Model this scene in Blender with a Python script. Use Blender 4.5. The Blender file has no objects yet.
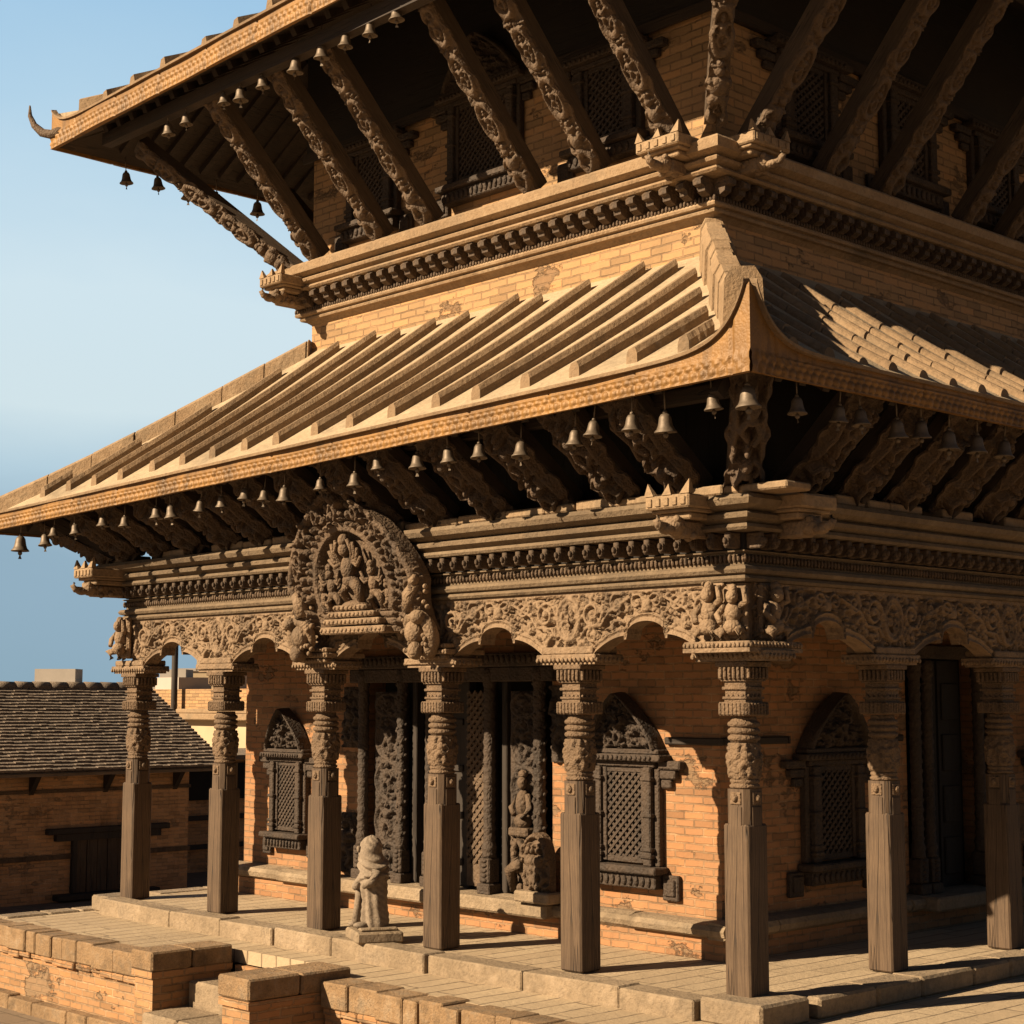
import bpy, bmesh, math, random
import numpy as np
from mathutils import Matrix, Vector

random.seed(7); rng = np.random.default_rng(7)
R_ = math.radians
scene = bpy.context.scene
COL = scene.collection

# ------------------------------------------------------------------ camera, sky, sun, exposure
cam_d = bpy.data.cameras.new("camera"); cam = bpy.data.objects.new("camera", cam_d); COL.objects.link(cam)
cam.location = (7.8125, -9.7437, 2.1305)
cam.rotation_euler = (math.pi/2 + 0.1104, 0, 0.8117)
cam_d.sensor_width = 36; cam_d.lens = 1682.5/1024*36
cam_d.clip_start = .1; cam_d.clip_end = 6000
scene.camera = cam

EXPO = 1.2; SKY_S = .017; HAZE_GAIN = 1.0/(SKY_S*2**EXPO)
SUN_EL = R_(29.5); SUN_H = np.array([-.34, -.94]); SUN_H /= np.linalg.norm(SUN_H)
world = bpy.data.worlds.new("World"); scene.world = world; world.use_nodes = True
wn = world.node_tree; bg = wn.nodes["Background"]
sky = wn.nodes.new("ShaderNodeTexSky"); sky.sky_type = 'NISHITA'; sky.sun_disc = False
sky.sun_elevation = SUN_EL; sky.sun_rotation = math.atan2(SUN_H[0], SUN_H[1])
sky.air_density = 1.0; sky.dust_density = 1.6; sky.ozone_density = 1.0; sky.altitude = 1300
# a bank of thin bright haze stands in the sky beyond the temple (away from the sun)
wl = wn.links
def wnode(t, **k):
    n = wn.nodes.new(t)
    for a, b in k.items(): setattr(n, a, b)
    return n
wtc = wnode("ShaderNodeTexCoord"); wsep = wnode("ShaderNodeSeparateXYZ"); wl.new(wtc.outputs["Generated"], wsep.inputs[0])
wno = wnode("ShaderNodeTexNoise"); wno.inputs["Scale"].default_value = 2.2; wno.inputs["Detail"].default_value = 5
wmp = wnode("ShaderNodeMapping"); wmp.inputs["Scale"].default_value = (1, 1, 2.5); wl.new(wtc.outputs["Generated"], wmp.inputs[0]); wl.new(wmp.outputs[0], wno.inputs["Vector"])
def wmath(op, a, b):
    m = wnode("ShaderNodeMath", operation=op)
    for so, v in ((m.inputs[0], a), (m.inputs[1], b)):
        if isinstance(v, (int, float)): so.default_value = v
        else: wl.new(v, so)
    return m.outputs[0]
wh = wmath('ADD', wsep.outputs[2], wmath('MULTIPLY', wmath('SUBTRACT', wno.outputs["Fac"], .5), .17))
wh = wmath('ADD', wh, wmath('MULTIPLY', wmath('ADD', wsep.outputs[0], .87), .35))
wr = wnode("ShaderNodeValToRGB"); el = wr.color_ramp.elements
SKYC = [(0.0, (.27, .405, .50)), (.085, (.29, .43, .54)), (.115, (.46, .62, .72)), (.16, (.64, .77, .82)), (.25, (.63, .775, .85)), (.33, (.45, .65, .81)), (.45, (.29, .52, .76))]
el[0].position, el[0].color = SKYC[0][0], (*SKYC[0][1], 1); el[1].position, el[1].color = SKYC[-1][0], (*SKYC[-1][1], 1)
for p_, c_ in SKYC[1:-1]:
    e_ = el.new(p_); e_.color = (*c_, 1)
wl.new(wh, wr.inputs[0])
wdot = wnode("ShaderNodeVectorMath", operation='DOT_PRODUCT'); wl.new(wtc.outputs["Generated"], wdot.inputs[0]); wdot.inputs[1].default_value = (-.85, .52, .08)
wmask = wnode("ShaderNodeMapRange", interpolation_type='SMOOTHSTEP'); wl.new(wdot.outputs["Value"], wmask.inputs[0])
wmask.inputs[1].default_value = .80; wmask.inputs[2].default_value = .93
wgain = wnode("ShaderNodeMix", data_type='RGBA', blend_type='MULTIPLY'); wgain.inputs[0].default_value = 1
wl.new(wr.outputs[0], wgain.inputs[6]); wgain.inputs[7].default_value = (HAZE_GAIN,)*3+(1,)
wtint = wnode("ShaderNodeMix", data_type='RGBA', blend_type='MULTIPLY'); wtint.inputs[0].default_value = 1
wl.new(sky.outputs[0], wtint.inputs[6]); wtint.inputs[7].default_value = (1.0, .93, .86, 1)
wmix = wnode("ShaderNodeMix", data_type='RGBA'); wl.new(wmask.outputs[0], wmix.inputs[0]); wl.new(wtint.outputs[2], wmix.inputs[6]); wl.new(wgain.outputs[2], wmix.inputs[7])
wl.new(wmix.outputs[2], bg.inputs[0]); bg.inputs[1].default_value = SKY_S
sun_d = bpy.data.lights.new("sun", 'SUN'); sun = bpy.data.objects.new("sun", sun_d); COL.objects.link(sun)
sun_d.energy = 5.0; sun_d.angle = R_(.5); sun_d.color = (1, .79, .53)
tosun = Vector((SUN_H[0]*math.cos(SUN_EL), SUN_H[1]*math.cos(SUN_EL), math.sin(SUN_EL)))
sun.rotation_euler = tosun.to_track_quat('Z', 'Y').to_euler(); sun.location = tosun*60
scene.view_settings.view_transform = 'Standard'; scene.view_settings.look = 'None'
scene.view_settings.exposure = EXPO; scene.view_settings.gamma = 1
scene.cycles.max_bounces = 6; scene.cycles.diffuse_bounces = 4

# ------------------------------------------------------------------ material helpers
AL = .62
def al(*cs): return [tuple(x*AL for x in c) for c in cs]
def newmat(name):
    m = bpy.data.materials.new(name); m.use_nodes = True
    nt = m.node_tree; return m, nt, nt.nodes["Principled BSDF"]
def N(nt, t, **kw):
    n = nt.nodes.new(t)
    for k, v in kw.items():
        if k.startswith("i_"): n.inputs[k[2:].replace("_", " ")].default_value = v
        else: setattr(n, k, v)
    return n
def L(nt, a, b): nt.links.new(a, b)
def noise(nt, vec, scale, detail=5, rough=.6):
    n = N(nt, "ShaderNodeTexNoise"); n.inputs["Scale"].default_value = scale
    n.inputs["Detail"].default_value = detail; n.inputs["Roughness"].default_value = rough
    L(nt, vec, n.inputs["Vector"]); return n.outputs["Fac"]
def ramp(nt, fac, stops):
    r = N(nt, "ShaderNodeValToRGB"); e = r.color_ramp.elements
    e[0].position, e[0].color = stops[0][0], (*stops[0][1], 1)
    e[1].position, e[1].color = stops[-1][0], (*stops[-1][1], 1)
    for p, c in stops[1:-1]:
        x = e.new(p); x.color = (*c, 1)
    L(nt, fac, r.inputs[0]); return r.outputs[0]
def mix(nt, fac, a, b, blend='MIX'):
    m = N(nt, "ShaderNodeMix", data_type='RGBA', blend_type=blend)
    for sock, v in ((m.inputs[0], fac), (m.inputs[6], a), (m.inputs[7], b)):
        if isinstance(v, (int, float)): sock.default_value = v
        elif isinstance(v, tuple): sock.default_value = (*v, 1)
        else: L(nt, v, sock)
    return m.outputs[2]
def math_(nt, op, a, b=0.0):
    m = N(nt, "ShaderNodeMath", operation=op)
    for sock, v in ((m.inputs[0], a), (m.inputs[1], b)):
        if isinstance(v, (int, float)): sock.default_value = v
        else: L(nt, v, sock)
    return m.outputs[0]
def bump(nt, bsdf, h, dist, strength=1.0, prev=None):
    b = N(nt, "ShaderNodeBump"); b.inputs["Distance"].default_value = dist; b.inputs["Strength"].default_value = strength
    L(nt, h, b.inputs["Height"])
    if prev: L(nt, prev, b.inputs["Normal"])
    if bsdf: L(nt, b.outputs[0], bsdf.inputs["Normal"])
    return b.outputs[0]
def mapping(nt, vec, scale=(1, 1, 1), loc=(0, 0, 0)):
    m = N(nt, "ShaderNodeMapping"); m.inputs["Scale"].default_value = scale; m.inputs["Location"].default_value = loc
    L(nt, vec, m.inputs["Vector"]); return m.outputs[0]
def coords(nt, kind="UV"):
    return N(nt, "ShaderNodeTexCoord").outputs[kind]

def mat_brick(name, c1, c2, mortar, bw=.23, bh=.068, ms=.006, stain=(.10, .07, .05), stain_amt=.5, rough=.9, bd=.006):
    c1, c2, mortar, stain = al(c1, c2, mortar, stain)
    m, nt, b = newmat(name)
    uv = coords(nt); ob = coords(nt, "Object")
    w1 = N(nt, "ShaderNodeTexNoise"); w1.inputs["Scale"].default_value = 9; w1.inputs["Detail"].default_value = 3; L(nt, uv, w1.inputs["Vector"])
    off = N(nt, "ShaderNodeVectorMath", operation='MULTIPLY_ADD'); L(nt, w1.outputs["Color"], off.inputs[0])
    off.inputs[1].default_value = (.026, .022, 0); L(nt, uv, off.inputs[2])
    br = N(nt, "ShaderNodeTexBrick"); L(nt, off.outputs[0], br.inputs["Vector"])
    br.inputs["Scale"].default_value = 1; br.inputs["Brick Width"].default_value = bw; br.inputs["Row Height"].default_value = bh
    br.inputs["Mortar Size"].default_value = ms; br.inputs["Mortar Smooth"].default_value = .25; br.inputs["Bias"].default_value = -.1
    br.inputs["Color1"].default_value = (*c1, 1); br.inputs["Color2"].default_value = (*c2, 1); br.inputs["Mortar"].default_value = (*mortar, 1)
    L(nt, ramp(nt, noise(nt, uv, 4.5, 6, .75), [(.38, tuple(x*.35 for x in mortar)), (.52, mortar), (.66, tuple(min(1, x*1.9) for x in mortar))]), br.inputs["Mortar"])
    n1 = noise(nt, uv, 1.1, 6, .65); n2 = noise(nt, uv, 22, 5, .7); n3 = noise(nt, mapping(nt, uv, (1.6, .55, 1)), 2.1, 6, .7)
    c = mix(nt, math_(nt, 'MULTIPLY', n2, .7), br.outputs["Color"], tuple(x*.55 for x in c1))
    c = mix(nt, ramp(nt, n1, [(.35, (0, 0, 0)), (.75, (.5, .5, .5))]), c, tuple(min(1, x*1.35) for x in mortar))
    c = mix(nt, ramp(nt, n3, [(.52, (0, 0, 0)), (.8, (stain_amt,)*3)]), c, stain)
    L(nt, c, b.inputs["Base Color"]); b.inputs["Roughness"].default_value = rough
    br2 = N(nt, "ShaderNodeTexBrick"); L(nt, off.outputs[0], br2.inputs["Vector"])          # each brick its own tone
    for k_, v_ in (("Scale", 1), ("Brick Width", bw), ("Row Height", bh), ("Mortar Size", 0), ("Bias", 0)): br2.inputs[k_].default_value = v_
    br2.inputs["Color1"].default_value = (.0, .0, .0, 1); br2.inputs["Color2"].default_value = (1, 1, 1, 1)
    tone = ramp(nt, br2.outputs["Color"], [(0, (.55,)*3), (.35, (.92,)*3), (.7, (1.0,)*3), (1, (1.28, 1.22, 1.12))])
    c = mix(nt, .8, c, tone, 'MULTIPLY'); L(nt, c, b.inputs["Base Color"])
    n6 = noise(nt, mapping(nt, uv, (1.0, 1.5, 1), (5.3, 2.2, 0)), 1.25, 9, .68)
    patch = ramp(nt, n6, [(.585, (0, 0, 0)), (.61, (1, 1, 1))])
    c = mix(nt, math_(nt, 'MULTIPLY', patch, .8), c, mix(nt, n2, tuple(x*.95 for x in mortar), tuple(x*.45 for x in mortar))); L(nt, c, b.inputs["Base Color"])
    h = math_(nt, 'SUBTRACT', math_(nt, 'SUBTRACT', math_(nt, 'MULTIPLY', n2, .55), math_(nt, 'MULTIPLY', patch, 1.2)), math_(nt, 'MULTIPLY', br.outputs["Fac"], ramp(nt, n1, [(.3, (.25,)*3), (.6, (1, 1, 1))])))
    bump(nt, b, h, bd, 1.0); return m

def mat_wood(name, ca, cb, cc, grain=.004, scale=1.0, rough=.75):
    ca, cb, cc = al(ca, cb, cc)
    m, nt, b = newmat(name)
    uv = coords(nt); ob = coords(nt, "Object"); inf = N(nt, "ShaderNodeObjectInfo")
    g = noise(nt, mapping(nt, uv, (75*scale, 3.2*scale, 1)), 1.0, 8, .75)
    g2 = noise(nt, mapping(nt, uv, (210*scale, 7*scale, 1)), 1.0, 4, .7)
    big = noise(nt, ob, 1.7, 5, .6)
    c = ramp(nt, g, [(.3, ca), (.5, cb), (.7, cc)])
    c = mix(nt, ramp(nt, big, [(.35, (0, 0, 0)), (.7, (.55,)*3)]), c, tuple(x*.6 for x in ca))
    c = mix(nt, math_(nt, 'MULTIPLY', ramp(nt, g2, [(.62, (0, 0, 0)), (.7, (1, 1, 1))]), .6), c, tuple(x*.3 for x in ca))
    ck = noise(nt, mapping(nt, uv, (9*scale, .32*scale, 1), (3.1, 1.7, 0)), 1.0, 3, .5)
    crack = ramp(nt, math_(nt, 'ABSOLUTE', math_(nt, 'SUBTRACT', ck, .5)), [(.0, (1, 1, 1)), (.008, (0, 0, 0))])
    c = mix(nt, math_(nt, 'MULTIPLY', crack, .85), c, tuple(x*.18 for x in ca))
    L(nt, c, b.inputs["Base Color"]); b.inputs["Roughness"].default_value = rough
    h = math_(nt, 'SUBTRACT', math_(nt, 'ADD', g, math_(nt, 'MULTIPLY', g2, .6)), math_(nt, 'MULTIPLY', crack, 1.5))
    bump(nt, b, h, grain, 1.0); return m

def mat_carved(name, ca, cb, sc=1.0, bd=.008, rough=.8, vor=34):
    """carved old wood or stone: a fine chiselled surface on top of the modelled relief"""
    ca, cb = al(ca, cb)
    m, nt, b = newmat(name); ob = coords(nt, "Object")
    v = N(nt, "ShaderNodeTexVoronoi"); v.inputs["Scale"].default_value = vor*sc
    dv = N(nt, "ShaderNodeVectorMath", operation='MULTIPLY_ADD'); w = N(nt, "ShaderNodeTexNoise"); w.inputs["Scale"].default_value = 14
    L(nt, ob, w.inputs["Vector"]); L(nt, w.outputs["Color"], dv.inputs[0]); dv.inputs[1].default_value = (.06,)*3; L(nt, ob, dv.inputs[2])
    L(nt, dv.outputs[0], v.inputs["Vector"])
    n1 = noise(nt, ob, 3, 6, .65); n2 = noise(nt, ob, 60*sc, 4, .7)
    c = mix(nt, ramp(nt, n1, [(.3, (0, 0, 0)), (.72, (1, 1, 1))]), ca, cb)
    c = mix(nt, math_(nt, 'MULTIPLY', n2, .5), c, tuple(x*.5 for x in ca))
    n5 = noise(nt, mapping(nt, ob, (5, 5, .9)), 1.0, 7, .7)
    c = mix(nt, ramp(nt, n5, [(.48, (0, 0, 0)), (.68, (.75,)*3)]), c, tuple(x*.36 for x in cb))
    L(nt, c, b.inputs["Base Color"]); b.inputs["Roughness"].default_value = rough
    h = math_(nt, 'ADD', math_(nt, 'MULTIPLY', v.outputs["Distance"], -1.2), math_(nt, 'MULTIPLY', n2, .45))
    bump(nt, b, h, bd, 1.0); return m

def mat_stone(name, ca, cb, cc, bd=.012, sc=1.0, rough=.9):
    ca, cb, cc = al(ca, cb, cc)
    m, nt, b = newmat(name); ob = coords(nt, "Object")
    n1 = noise(nt, ob, 2.2*sc, 7, .65); n2 = noise(nt, ob, 28*sc, 6, .7); n3 = noise(nt, ob, 7*sc, 5, .6)
    c = ramp(nt, n1, [(.3, ca), (.52, cb), (.72, cc)])
    c = mix(nt, ramp(nt, n2, [(.45, (0, 0, 0)), (.75, (.6,)*3)]), c, tuple(x*.45 for x in ca))
    c = mix(nt, ramp(nt, n3, [(.55, (0, 0, 0)), (.75, (.5,)*3)]), c, tuple(min(1, x*1.25) for x in cc))
    n5 = noise(nt, ob, 1.1*sc, 8, .75)
    c = mix(nt, ramp(nt, n5, [(.5, (0, 0, 0)), (.66, (.7,)*3)]), c, tuple(x*.42 for x in ca))
    L(nt, c, b.inputs["Base Color"]); b.inputs["Roughness"].default_value = rough
    bump(nt, b, math_(nt, 'ADD', n2, math_(nt, 'MULTIPLY', n3, 1.3)), bd, 1.0); return m

def mat_paving(name, c1, c2, joint, bw, bh, bd=.012):
    m, nt, b = newmat(name); uv = coords(nt)
    w1 = N(nt, "ShaderNodeTexNoise"); w1.inputs["Scale"].default_value = 3; w1.inputs["Detail"].default_value = 5; L(nt, uv, w1.inputs["Vector"])
    off = N(nt, "ShaderNodeVectorMath", operation='MULTIPLY_ADD'); L(nt, w1.outputs["Color"], off.inputs[0])
    off.inputs[1].default_value = (.05, .05, 0); L(nt, uv, off.inputs[2])
    br = N(nt, "ShaderNodeTexBrick"); L(nt, off.outputs[0], br.inputs["Vector"])
    for k, v in (("Scale", 1), ("Brick Width", bw), ("Row Height", bh), ("Mortar Size", .011), ("Mortar Smooth", .3), ("Bias", 0)):
        br.inputs[k].default_value = v
    br.offset = .37; br.squash = 1.3; br.squash_frequency = 3
    br.inputs["Color1"].default_value = (*c1, 1); br.inputs["Color2"].default_value = (*c2, 1); br.inputs["Mortar"].default_value = (*joint, 1)
    n1 = noise(nt, uv, .9, 6, .65); n2 = noise(nt, uv, 30, 6, .7); n3 = noise(nt, uv, 5, 6, .65)
    c = mix(nt, ramp(nt, n1, [(.35, (0, 0, 0)), (.7, (.6,)*3)]), br.outputs["Color"], tuple(x*.62 for x in c1))
    c = mix(nt, math_(nt, 'MULTIPLY', n2, .5), c, tuple(x*.6 for x in c2))
    c = mix(nt, ramp(nt, n3, [(.58, (0, 0, 0)), (.72, (.45,)*3)]), c, tuple(x*.5 for x in c1))
    gap = N(nt, "ShaderNodeMix", data_type='FLOAT')
    n4 = ramp(nt, noise(nt, uv, 2.6, 3, .5), [(.42, (0, 0, 0)), (.6, (1, 1, 1))])   # joints open in some places, filled in others
    h = math_(nt, 'SUBTRACT', math_(nt, 'ADD', math_(nt, 'MULTIPLY', n2, .35), math_(nt, 'MULTIPLY', n3, .8)), math_(nt, 'MULTIPLY', br.outputs["Fac"], n4))
    L(nt, c, b.inputs["Base Color"]); b.inputs["Roughness"].default_value = .92
    bump(nt, b, h, bd, 1.0); return m

def mat_plain(name, c, rough=.8, metal=0.0, var=.4, sc=12, bd=.003):
    m, nt, b = newmat(name); ob = coords(nt, "Object")
    n1 = noise(nt, ob, sc, 6, .65)
    L(nt, mix(nt, math_(nt, 'MULTIPLY', n1, var*1.6), c, tuple(x*.35 for x in c)), b.inputs["Base Color"])
    b.inputs["Roughness"].default_value = rough; b.inputs["Metallic"].default_value = metal
    bump(nt, b, n1, bd, 1.0); return m

M = {}
M['brick'] = mat_brick("temple_brick", (.64, .30, .125), (.46, .195, .075), (.38, .24, .13), bw=.21, bh=.066, ms=.009, stain=(.20, .12, .06), stain_amt=.5, bd=.012)
M['brick_pale'] = mat_brick("pale_brick", (.74, .45, .21), (.58, .31, .135), (.38, .23, .12), bw=.25, bh=.075, ms=.009, stain=(.34, .21, .11), stain_amt=.4, bd=.012)
M['brick_terrace'] = mat_brick("terrace_brick", (.66, .34, .14), (.46, .20, .075), (.42, .28, .16), bw=.22, bh=.066, ms=.010, stain=(.36, .23, .12), stain_amt=.6, bd=.014)
M['brick_house'] = mat_brick("house_brick", (.90, .50, .23), (.72, .37, .165), (.66, .43, .25), bw=.2, bh=.06, ms=.008, stain=(.10, .055, .03), stain_amt=.7, bd=.01)
M['wood'] = mat_wood("weathered_wood", (.07, .038, .019), (.14, .083, .043), (.225, .145, .08), grain=.003)
M['strut'] = mat_wood('strut_wood', (.055, .032, .018), (.115, .073, .042), (.175, .117, .07), grain=.003)
M['wood_dark'] = mat_wood("dark_wood", (.026, .016, .01), (.045, .029, .018), (.065, .043, .027))
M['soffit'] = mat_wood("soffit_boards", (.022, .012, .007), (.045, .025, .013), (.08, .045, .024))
M['carved'] = mat_carved("carved_weathered_wood", (.42, .28, .165), (.245, .155, .085))
M['carved_column'] = mat_carved('carved_column_wood', (.285, .178, .098), (.155, .095, .05), sc=1.4)
M['strut_carving'] = mat_carved('strut_carving_wood', (.165, .10, .056), (.085, .052, .03), sc=1.3)
M['carved_mid'] = mat_carved("carved_brown_wood", (.215, .135, .076), (.12, .073, .04))
M['carved_dark'] = mat_carved("carved_dark_wood", (.105, .066, .040), (.052, .033, .021))
M['stone'] = mat_stone("weathered_stone", (.25, .18, .11), (.41, .30, .19), (.53, .40, .27))
M['stone_cornice'] = mat_stone('cornice_stone', (.165, .11, .062), (.26, .18, .105), (.35, .255, .16))
M['stone_orange'] = mat_stone("terracotta_edge_stone", (.20, .13, .07), (.42, .26, .13), (.50, .37, .24), sc=1.9)
M['statue'] = mat_stone("statue_stone", (.27, .20, .14), (.36, .275, .195), (.42, .33, .24), bd=.006, sc=1.6)
M['paving'] = mat_paving("terrace_paving", (.46, .35, .225), (.36, .265, .165), (.10, .065, .035), .85, .215, bd=.02)
M['ground'] = mat_paving("ground_paving", (.24, .175, .115), (.20, .14, .09), (.1, .07, .04), .5, .25)
M['gold'] = mat_carved("gilded_copper_sheet", (.47, .23, .05), (.20, .10, .03), sc=1.4, bd=.0018, rough=.6)
M['gold'].node_tree.nodes["Principled BSDF"].inputs["Metallic"].default_value = .12
M['pan'] = mat_stone("pale_roof_clay", (.48, .36, .225), (.60, .455, .29), (.69, .53, .35), bd=.008)
M['rib'] = mat_stone("brown_roof_clay", (.25, .16, .085), (.36, .235, .13), (.46, .32, .19), bd=.01)
M['ridge'] = mat_stone("ridge_brick", (.33, .21, .11), (.45, .30, .17), (.54, .39, .24), bd=.01)
M['bell'] = mat_plain("old_bronze", (.20, .15, .105), .58, .45, .7, 25, .002)
M['boards_shade'] = mat_wood('black_boards_shade', (.012, .008, .006), (.02, .013, .009), (.03, .02, .013))  # near-black wood; also paints shade in dentil gaps, behind struts, on side door
M['black'] = mat_plain("interior_shade_black", (.012, .009, .007), .95)  # black colour stands in for the shade inside openings
M['tile_dark'] = mat_stone("dark_house_tile", (.20, .15, .11), (.29, .22, .16), (.38, .28, .20), bd=.01, sc=1.5)
M['plaster'] = mat_plain("cream_plaster", (.50, .38, .24), .95, 0, .35, 1.6)
M['grey'] = mat_plain("grey_render", (.42, .37, .32), .95, 0, .3, 1.0)

# ------------------------------------------------------------------ mesh builder
SPH = {}
def sphere(nu, nv):
    if (nu, nv) not in SPH:
        V = [(0, 0, -1)]
        for j in range(1, nv):
            p = -math.pi/2 + math.pi*j/nv
            for i in range(nu):
                a = 2*math.pi*i/nu; V.append((math.cos(p)*math.cos(a), math.cos(p)*math.sin(a), math.sin(p)))
        V.append((0, 0, 1)); F = []
        for i in range(nu): F.append((0, 1+(i+1) % nu, 1+i))
        for j in range(nv-2):
            for i in range(nu):
                a = 1+j*nu+i; b = 1+j*nu+(i+1) % nu; F.append((a, b, b+nu, a+nu))
        t = len(V)-1; o = 1+(nv-2)*nu
        for i in range(nu): F.append((o+i, o+(i+1) % nu, t))
        SPH[(nu, nv)] = (np.array(V), F)
    return SPH[(nu, nv)]

class MB:
    def __init__(s, M=None): s.V = []; s.F = []; s.S = []; s.n = 0; s.M = M
    def add(s, V, F, smooth=False, M=None):
        V = np.asarray(V, float)
        if M is not None: V = V @ np.array(M.to_3x3()).T + np.array(M.translation)
        if s.M is not None: V = V @ np.array(s.M.to_3x3()).T + np.array(s.M.translation)
        s.V.append(V); n = s.n
        s.F += [tuple(i+n for i in f) for f in F]; s.S += [smooth]*len(F); s.n += len(V); return s
    def box(s, c, d, M=None, ch=0.0):
        a = np.array(d, float)/2
        if ch <= 0 or ch*2.2 > min(d):
            V = [(x, y, z) for x in (-1, 1) for y in (-1, 1) for z in (-1, 1)]
            F = [(0, 1, 3, 2), (4, 6, 7, 5), (0, 4, 5, 1), (2, 3, 7, 6), (0, 2, 6, 4), (1, 5, 7, 3)]
            return s.add(np.array(V)*a + np.array(c), F, False, M)
        V = []; idx = {}
        for sx in (-1, 1):
            for sy in (-1, 1):
                for sz in (-1, 1):
                    for k in range(3):
                        p = np.array([sx, sy, sz])*(a-ch); p[k] = (sx, sy, sz)[k]*a[k]
                        idx[(sx, sy, sz, k)] = len(V); V.append(p)
        F = []; I = idx
        for k in range(3):
            for sg in (-1, 1):
                q = []
                for (u, v) in ((-1, -1), (1, -1), (1, 1), (-1, 1)):
                    t = [0, 0, 0]; t[k] = sg; t[(k+1) % 3] = u; t[(k+2) % 3] = v; q.append(I[(*t, k)])
                F.append(tuple(q if sg > 0 else q[::-1]))
        for k in range(3):
            i, j = (k+1) % 3, (k+2) % 3
            for u in (-1, 1):
                for v in (-1, 1):
                    t0 = [0, 0, 0]; t1 = [0, 0, 0]; t0[i] = t1[i] = u; t0[j] = t1[j] = v; t0[k] = -1; t1[k] = 1
                    q = (I[(*t0, i)], I[(*t1, i)], I[(*t1, j)], I[(*t0, j)])
                    F.append(q if u*v < 0 else q[::-1])
        for sx in (-1, 1):
            for sy in (-1, 1):
                for sz in (-1, 1):
                    q = tuple(I[(sx, sy, sz, k)] for k in range(3)); F.append(q if sx*sy*sz > 0 else q[::-1])
        return s.add(np.array(V)+np.array(c), F, False, M)
    def bb(s, x0, x1, y0, y1, z0, z1, ch=0.0): return s.box(((x0+x1)/2, (y0+y1)/2, (z0+z1)/2), (x1-x0, y1-y0, z1-z0), None, ch)
    def ell(s, c, r, M=None, nu=10, nv=7):
        V, F = sphere(nu, nv); T = V*np.array(r)
        if M is not None: T = T @ np.array(M.to_3x3()).T
        return s.add(T+np.array(c), F, True)
    def tube(s, P, r, n=8, cap=True):
        P = [Vector(p) for p in P]; r = [r]*len(P) if isinstance(r, (int, float)) else r
        V = []; F = []; up = Vector((.13, .21, .97))
        for k, p in enumerate(P):
            d = (P[min(k+1, len(P)-1)]-P[max(k-1, 0)]).normalized()
            x = d.cross(up).normalized(); y = d.cross(x)
            for i in range(n):
                a = 2*math.pi*i/n; V.append(p + (x*math.cos(a)+y*math.sin(a))*r[k])
        for k in range(len(P)-1):
            for i in range(n):
                a = k*n+i; b = k*n+(i+1) % n; F.append((a, b, b+n, a+n))
        if cap: F.append(tuple(range(n))); F.append(tuple(reversed(range((len(P)-1)*n, len(P)*n))))
        return s.add([tuple(v) for v in V], F, True)
    def lathe(s, prof, n=16, c=(0, 0, 0), sq=None):
        V = []; F = []
        for (r, z) in prof:
            for i in range(n):
                a = 2*math.pi*(i+.5)/n; V.append((c[0]+r*math.cos(a), c[1]+r*math.sin(a), c[2]+z))
        for k in range(len(prof)-1):
            for i in range(n):
                a = k*n+i; b = k*n+(i+1) % n; F.append((a, b, b+n, a+n))
        F.append(tuple(reversed(range(n)))); F.append(tuple(range((len(prof)-1)*n, len(prof)*n)))
        return s.add(V, F, n > 8)
    def prism(s, poly, axis, a, b):
        """poly of 2-d points swept along x / y / z from a to b"""
        n = len(poly); V = []
        for t in (a, b):
            for (p, q) in poly: V.append({'x': (t, p, q), 'y': (p, t, q), 'z': (p, q, t)}[axis])
        F = [tuple(range(n)), tuple(reversed(range(n, 2*n)))]
        for i in range(n): F.append((i, n+i, n+(i+1) % n, (i+1) % n))
        return s.add(V, F)
    def grid(s, P, smooth=True, flip=False):
        nu, nv = P.shape[:2]; F = []
        for i in range(nu-1):
            for j in range(nv-1):
                q = (i*nv+j, (i+1)*nv+j, (i+1)*nv+j+1, i*nv+j+1); F.append(q[::-1] if flip else q)
        return s.add(P.reshape(-1, 3), F, smooth)
    def loop(s, rect, prof):
        """moulding profile (outset, z) swept round a rectangle with mitred corners"""
        x0, x1, y0, y1 = rect; V = []; F = []; n = len(prof)
        for (sx, sy) in ((-1, -1), (1, -1), (1, 1), (-1, 1)):
            for (o, z) in prof: V.append(((x0-o if sx < 0 else x1+o), (y0-o if sy < 0 else y1+o), z))
        for k in range(4):
            for j in range(n-1):
                a = k*n+j; b = ((k+1) % 4)*n+j; F.append((a, b, b+1, a+1))
        F.append(tuple(k*n+n-1 for k in range(4))); F.append(tuple(k*n for k in (3, 2, 1, 0)))
        return s.add(V, F)
    def build(s, name, mat, parent=None, swap=False, recalc=True, label=None):
        me = bpy.data.meshes.new(name)
        V = np.concatenate(s.V); me.from_pydata(V.tolist(), [], s.F)
        me.polygons.foreach_set("use_smooth", s.S)
        if recalc:
            bm = bmesh.new(); bm.from_mesh(me); bmesh.ops.recalc_face_normals(bm, faces=bm.faces); bm.to_mesh(me); bm.free()
        me.update()
        nl = len(me.loops); vi = np.empty(nl, int); me.loops.foreach_get("vertex_index", vi)
        nf = len(me.polygons); nrm = np.empty(nf*3); me.polygons.foreach_get("normal", nrm); nrm = np.abs(nrm.reshape(-1, 3))
        lt = np.empty(nf, int); me.polygons.foreach_get("loop_total", lt)
        ax = np.repeat(np.argmax(nrm*np.array([1, 1, 1.0]), 1), lt); C = V[vi]
        u = np.where(ax == 0, C[:, 1], C[:, 0]); v = np.where(ax == 2, C[:, 1], C[:, 2])
        if swap: u, v = v, u
        uv = me.uv_layers.new(name="UVMap"); uv.data.foreach_set("uv", np.stack([u, v], 1).ravel())
        me.materials.append(mat if not isinstance(mat, str) else M[mat])
        o = bpy.data.objects.new(name, me); COL.objects.link(o)
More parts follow.
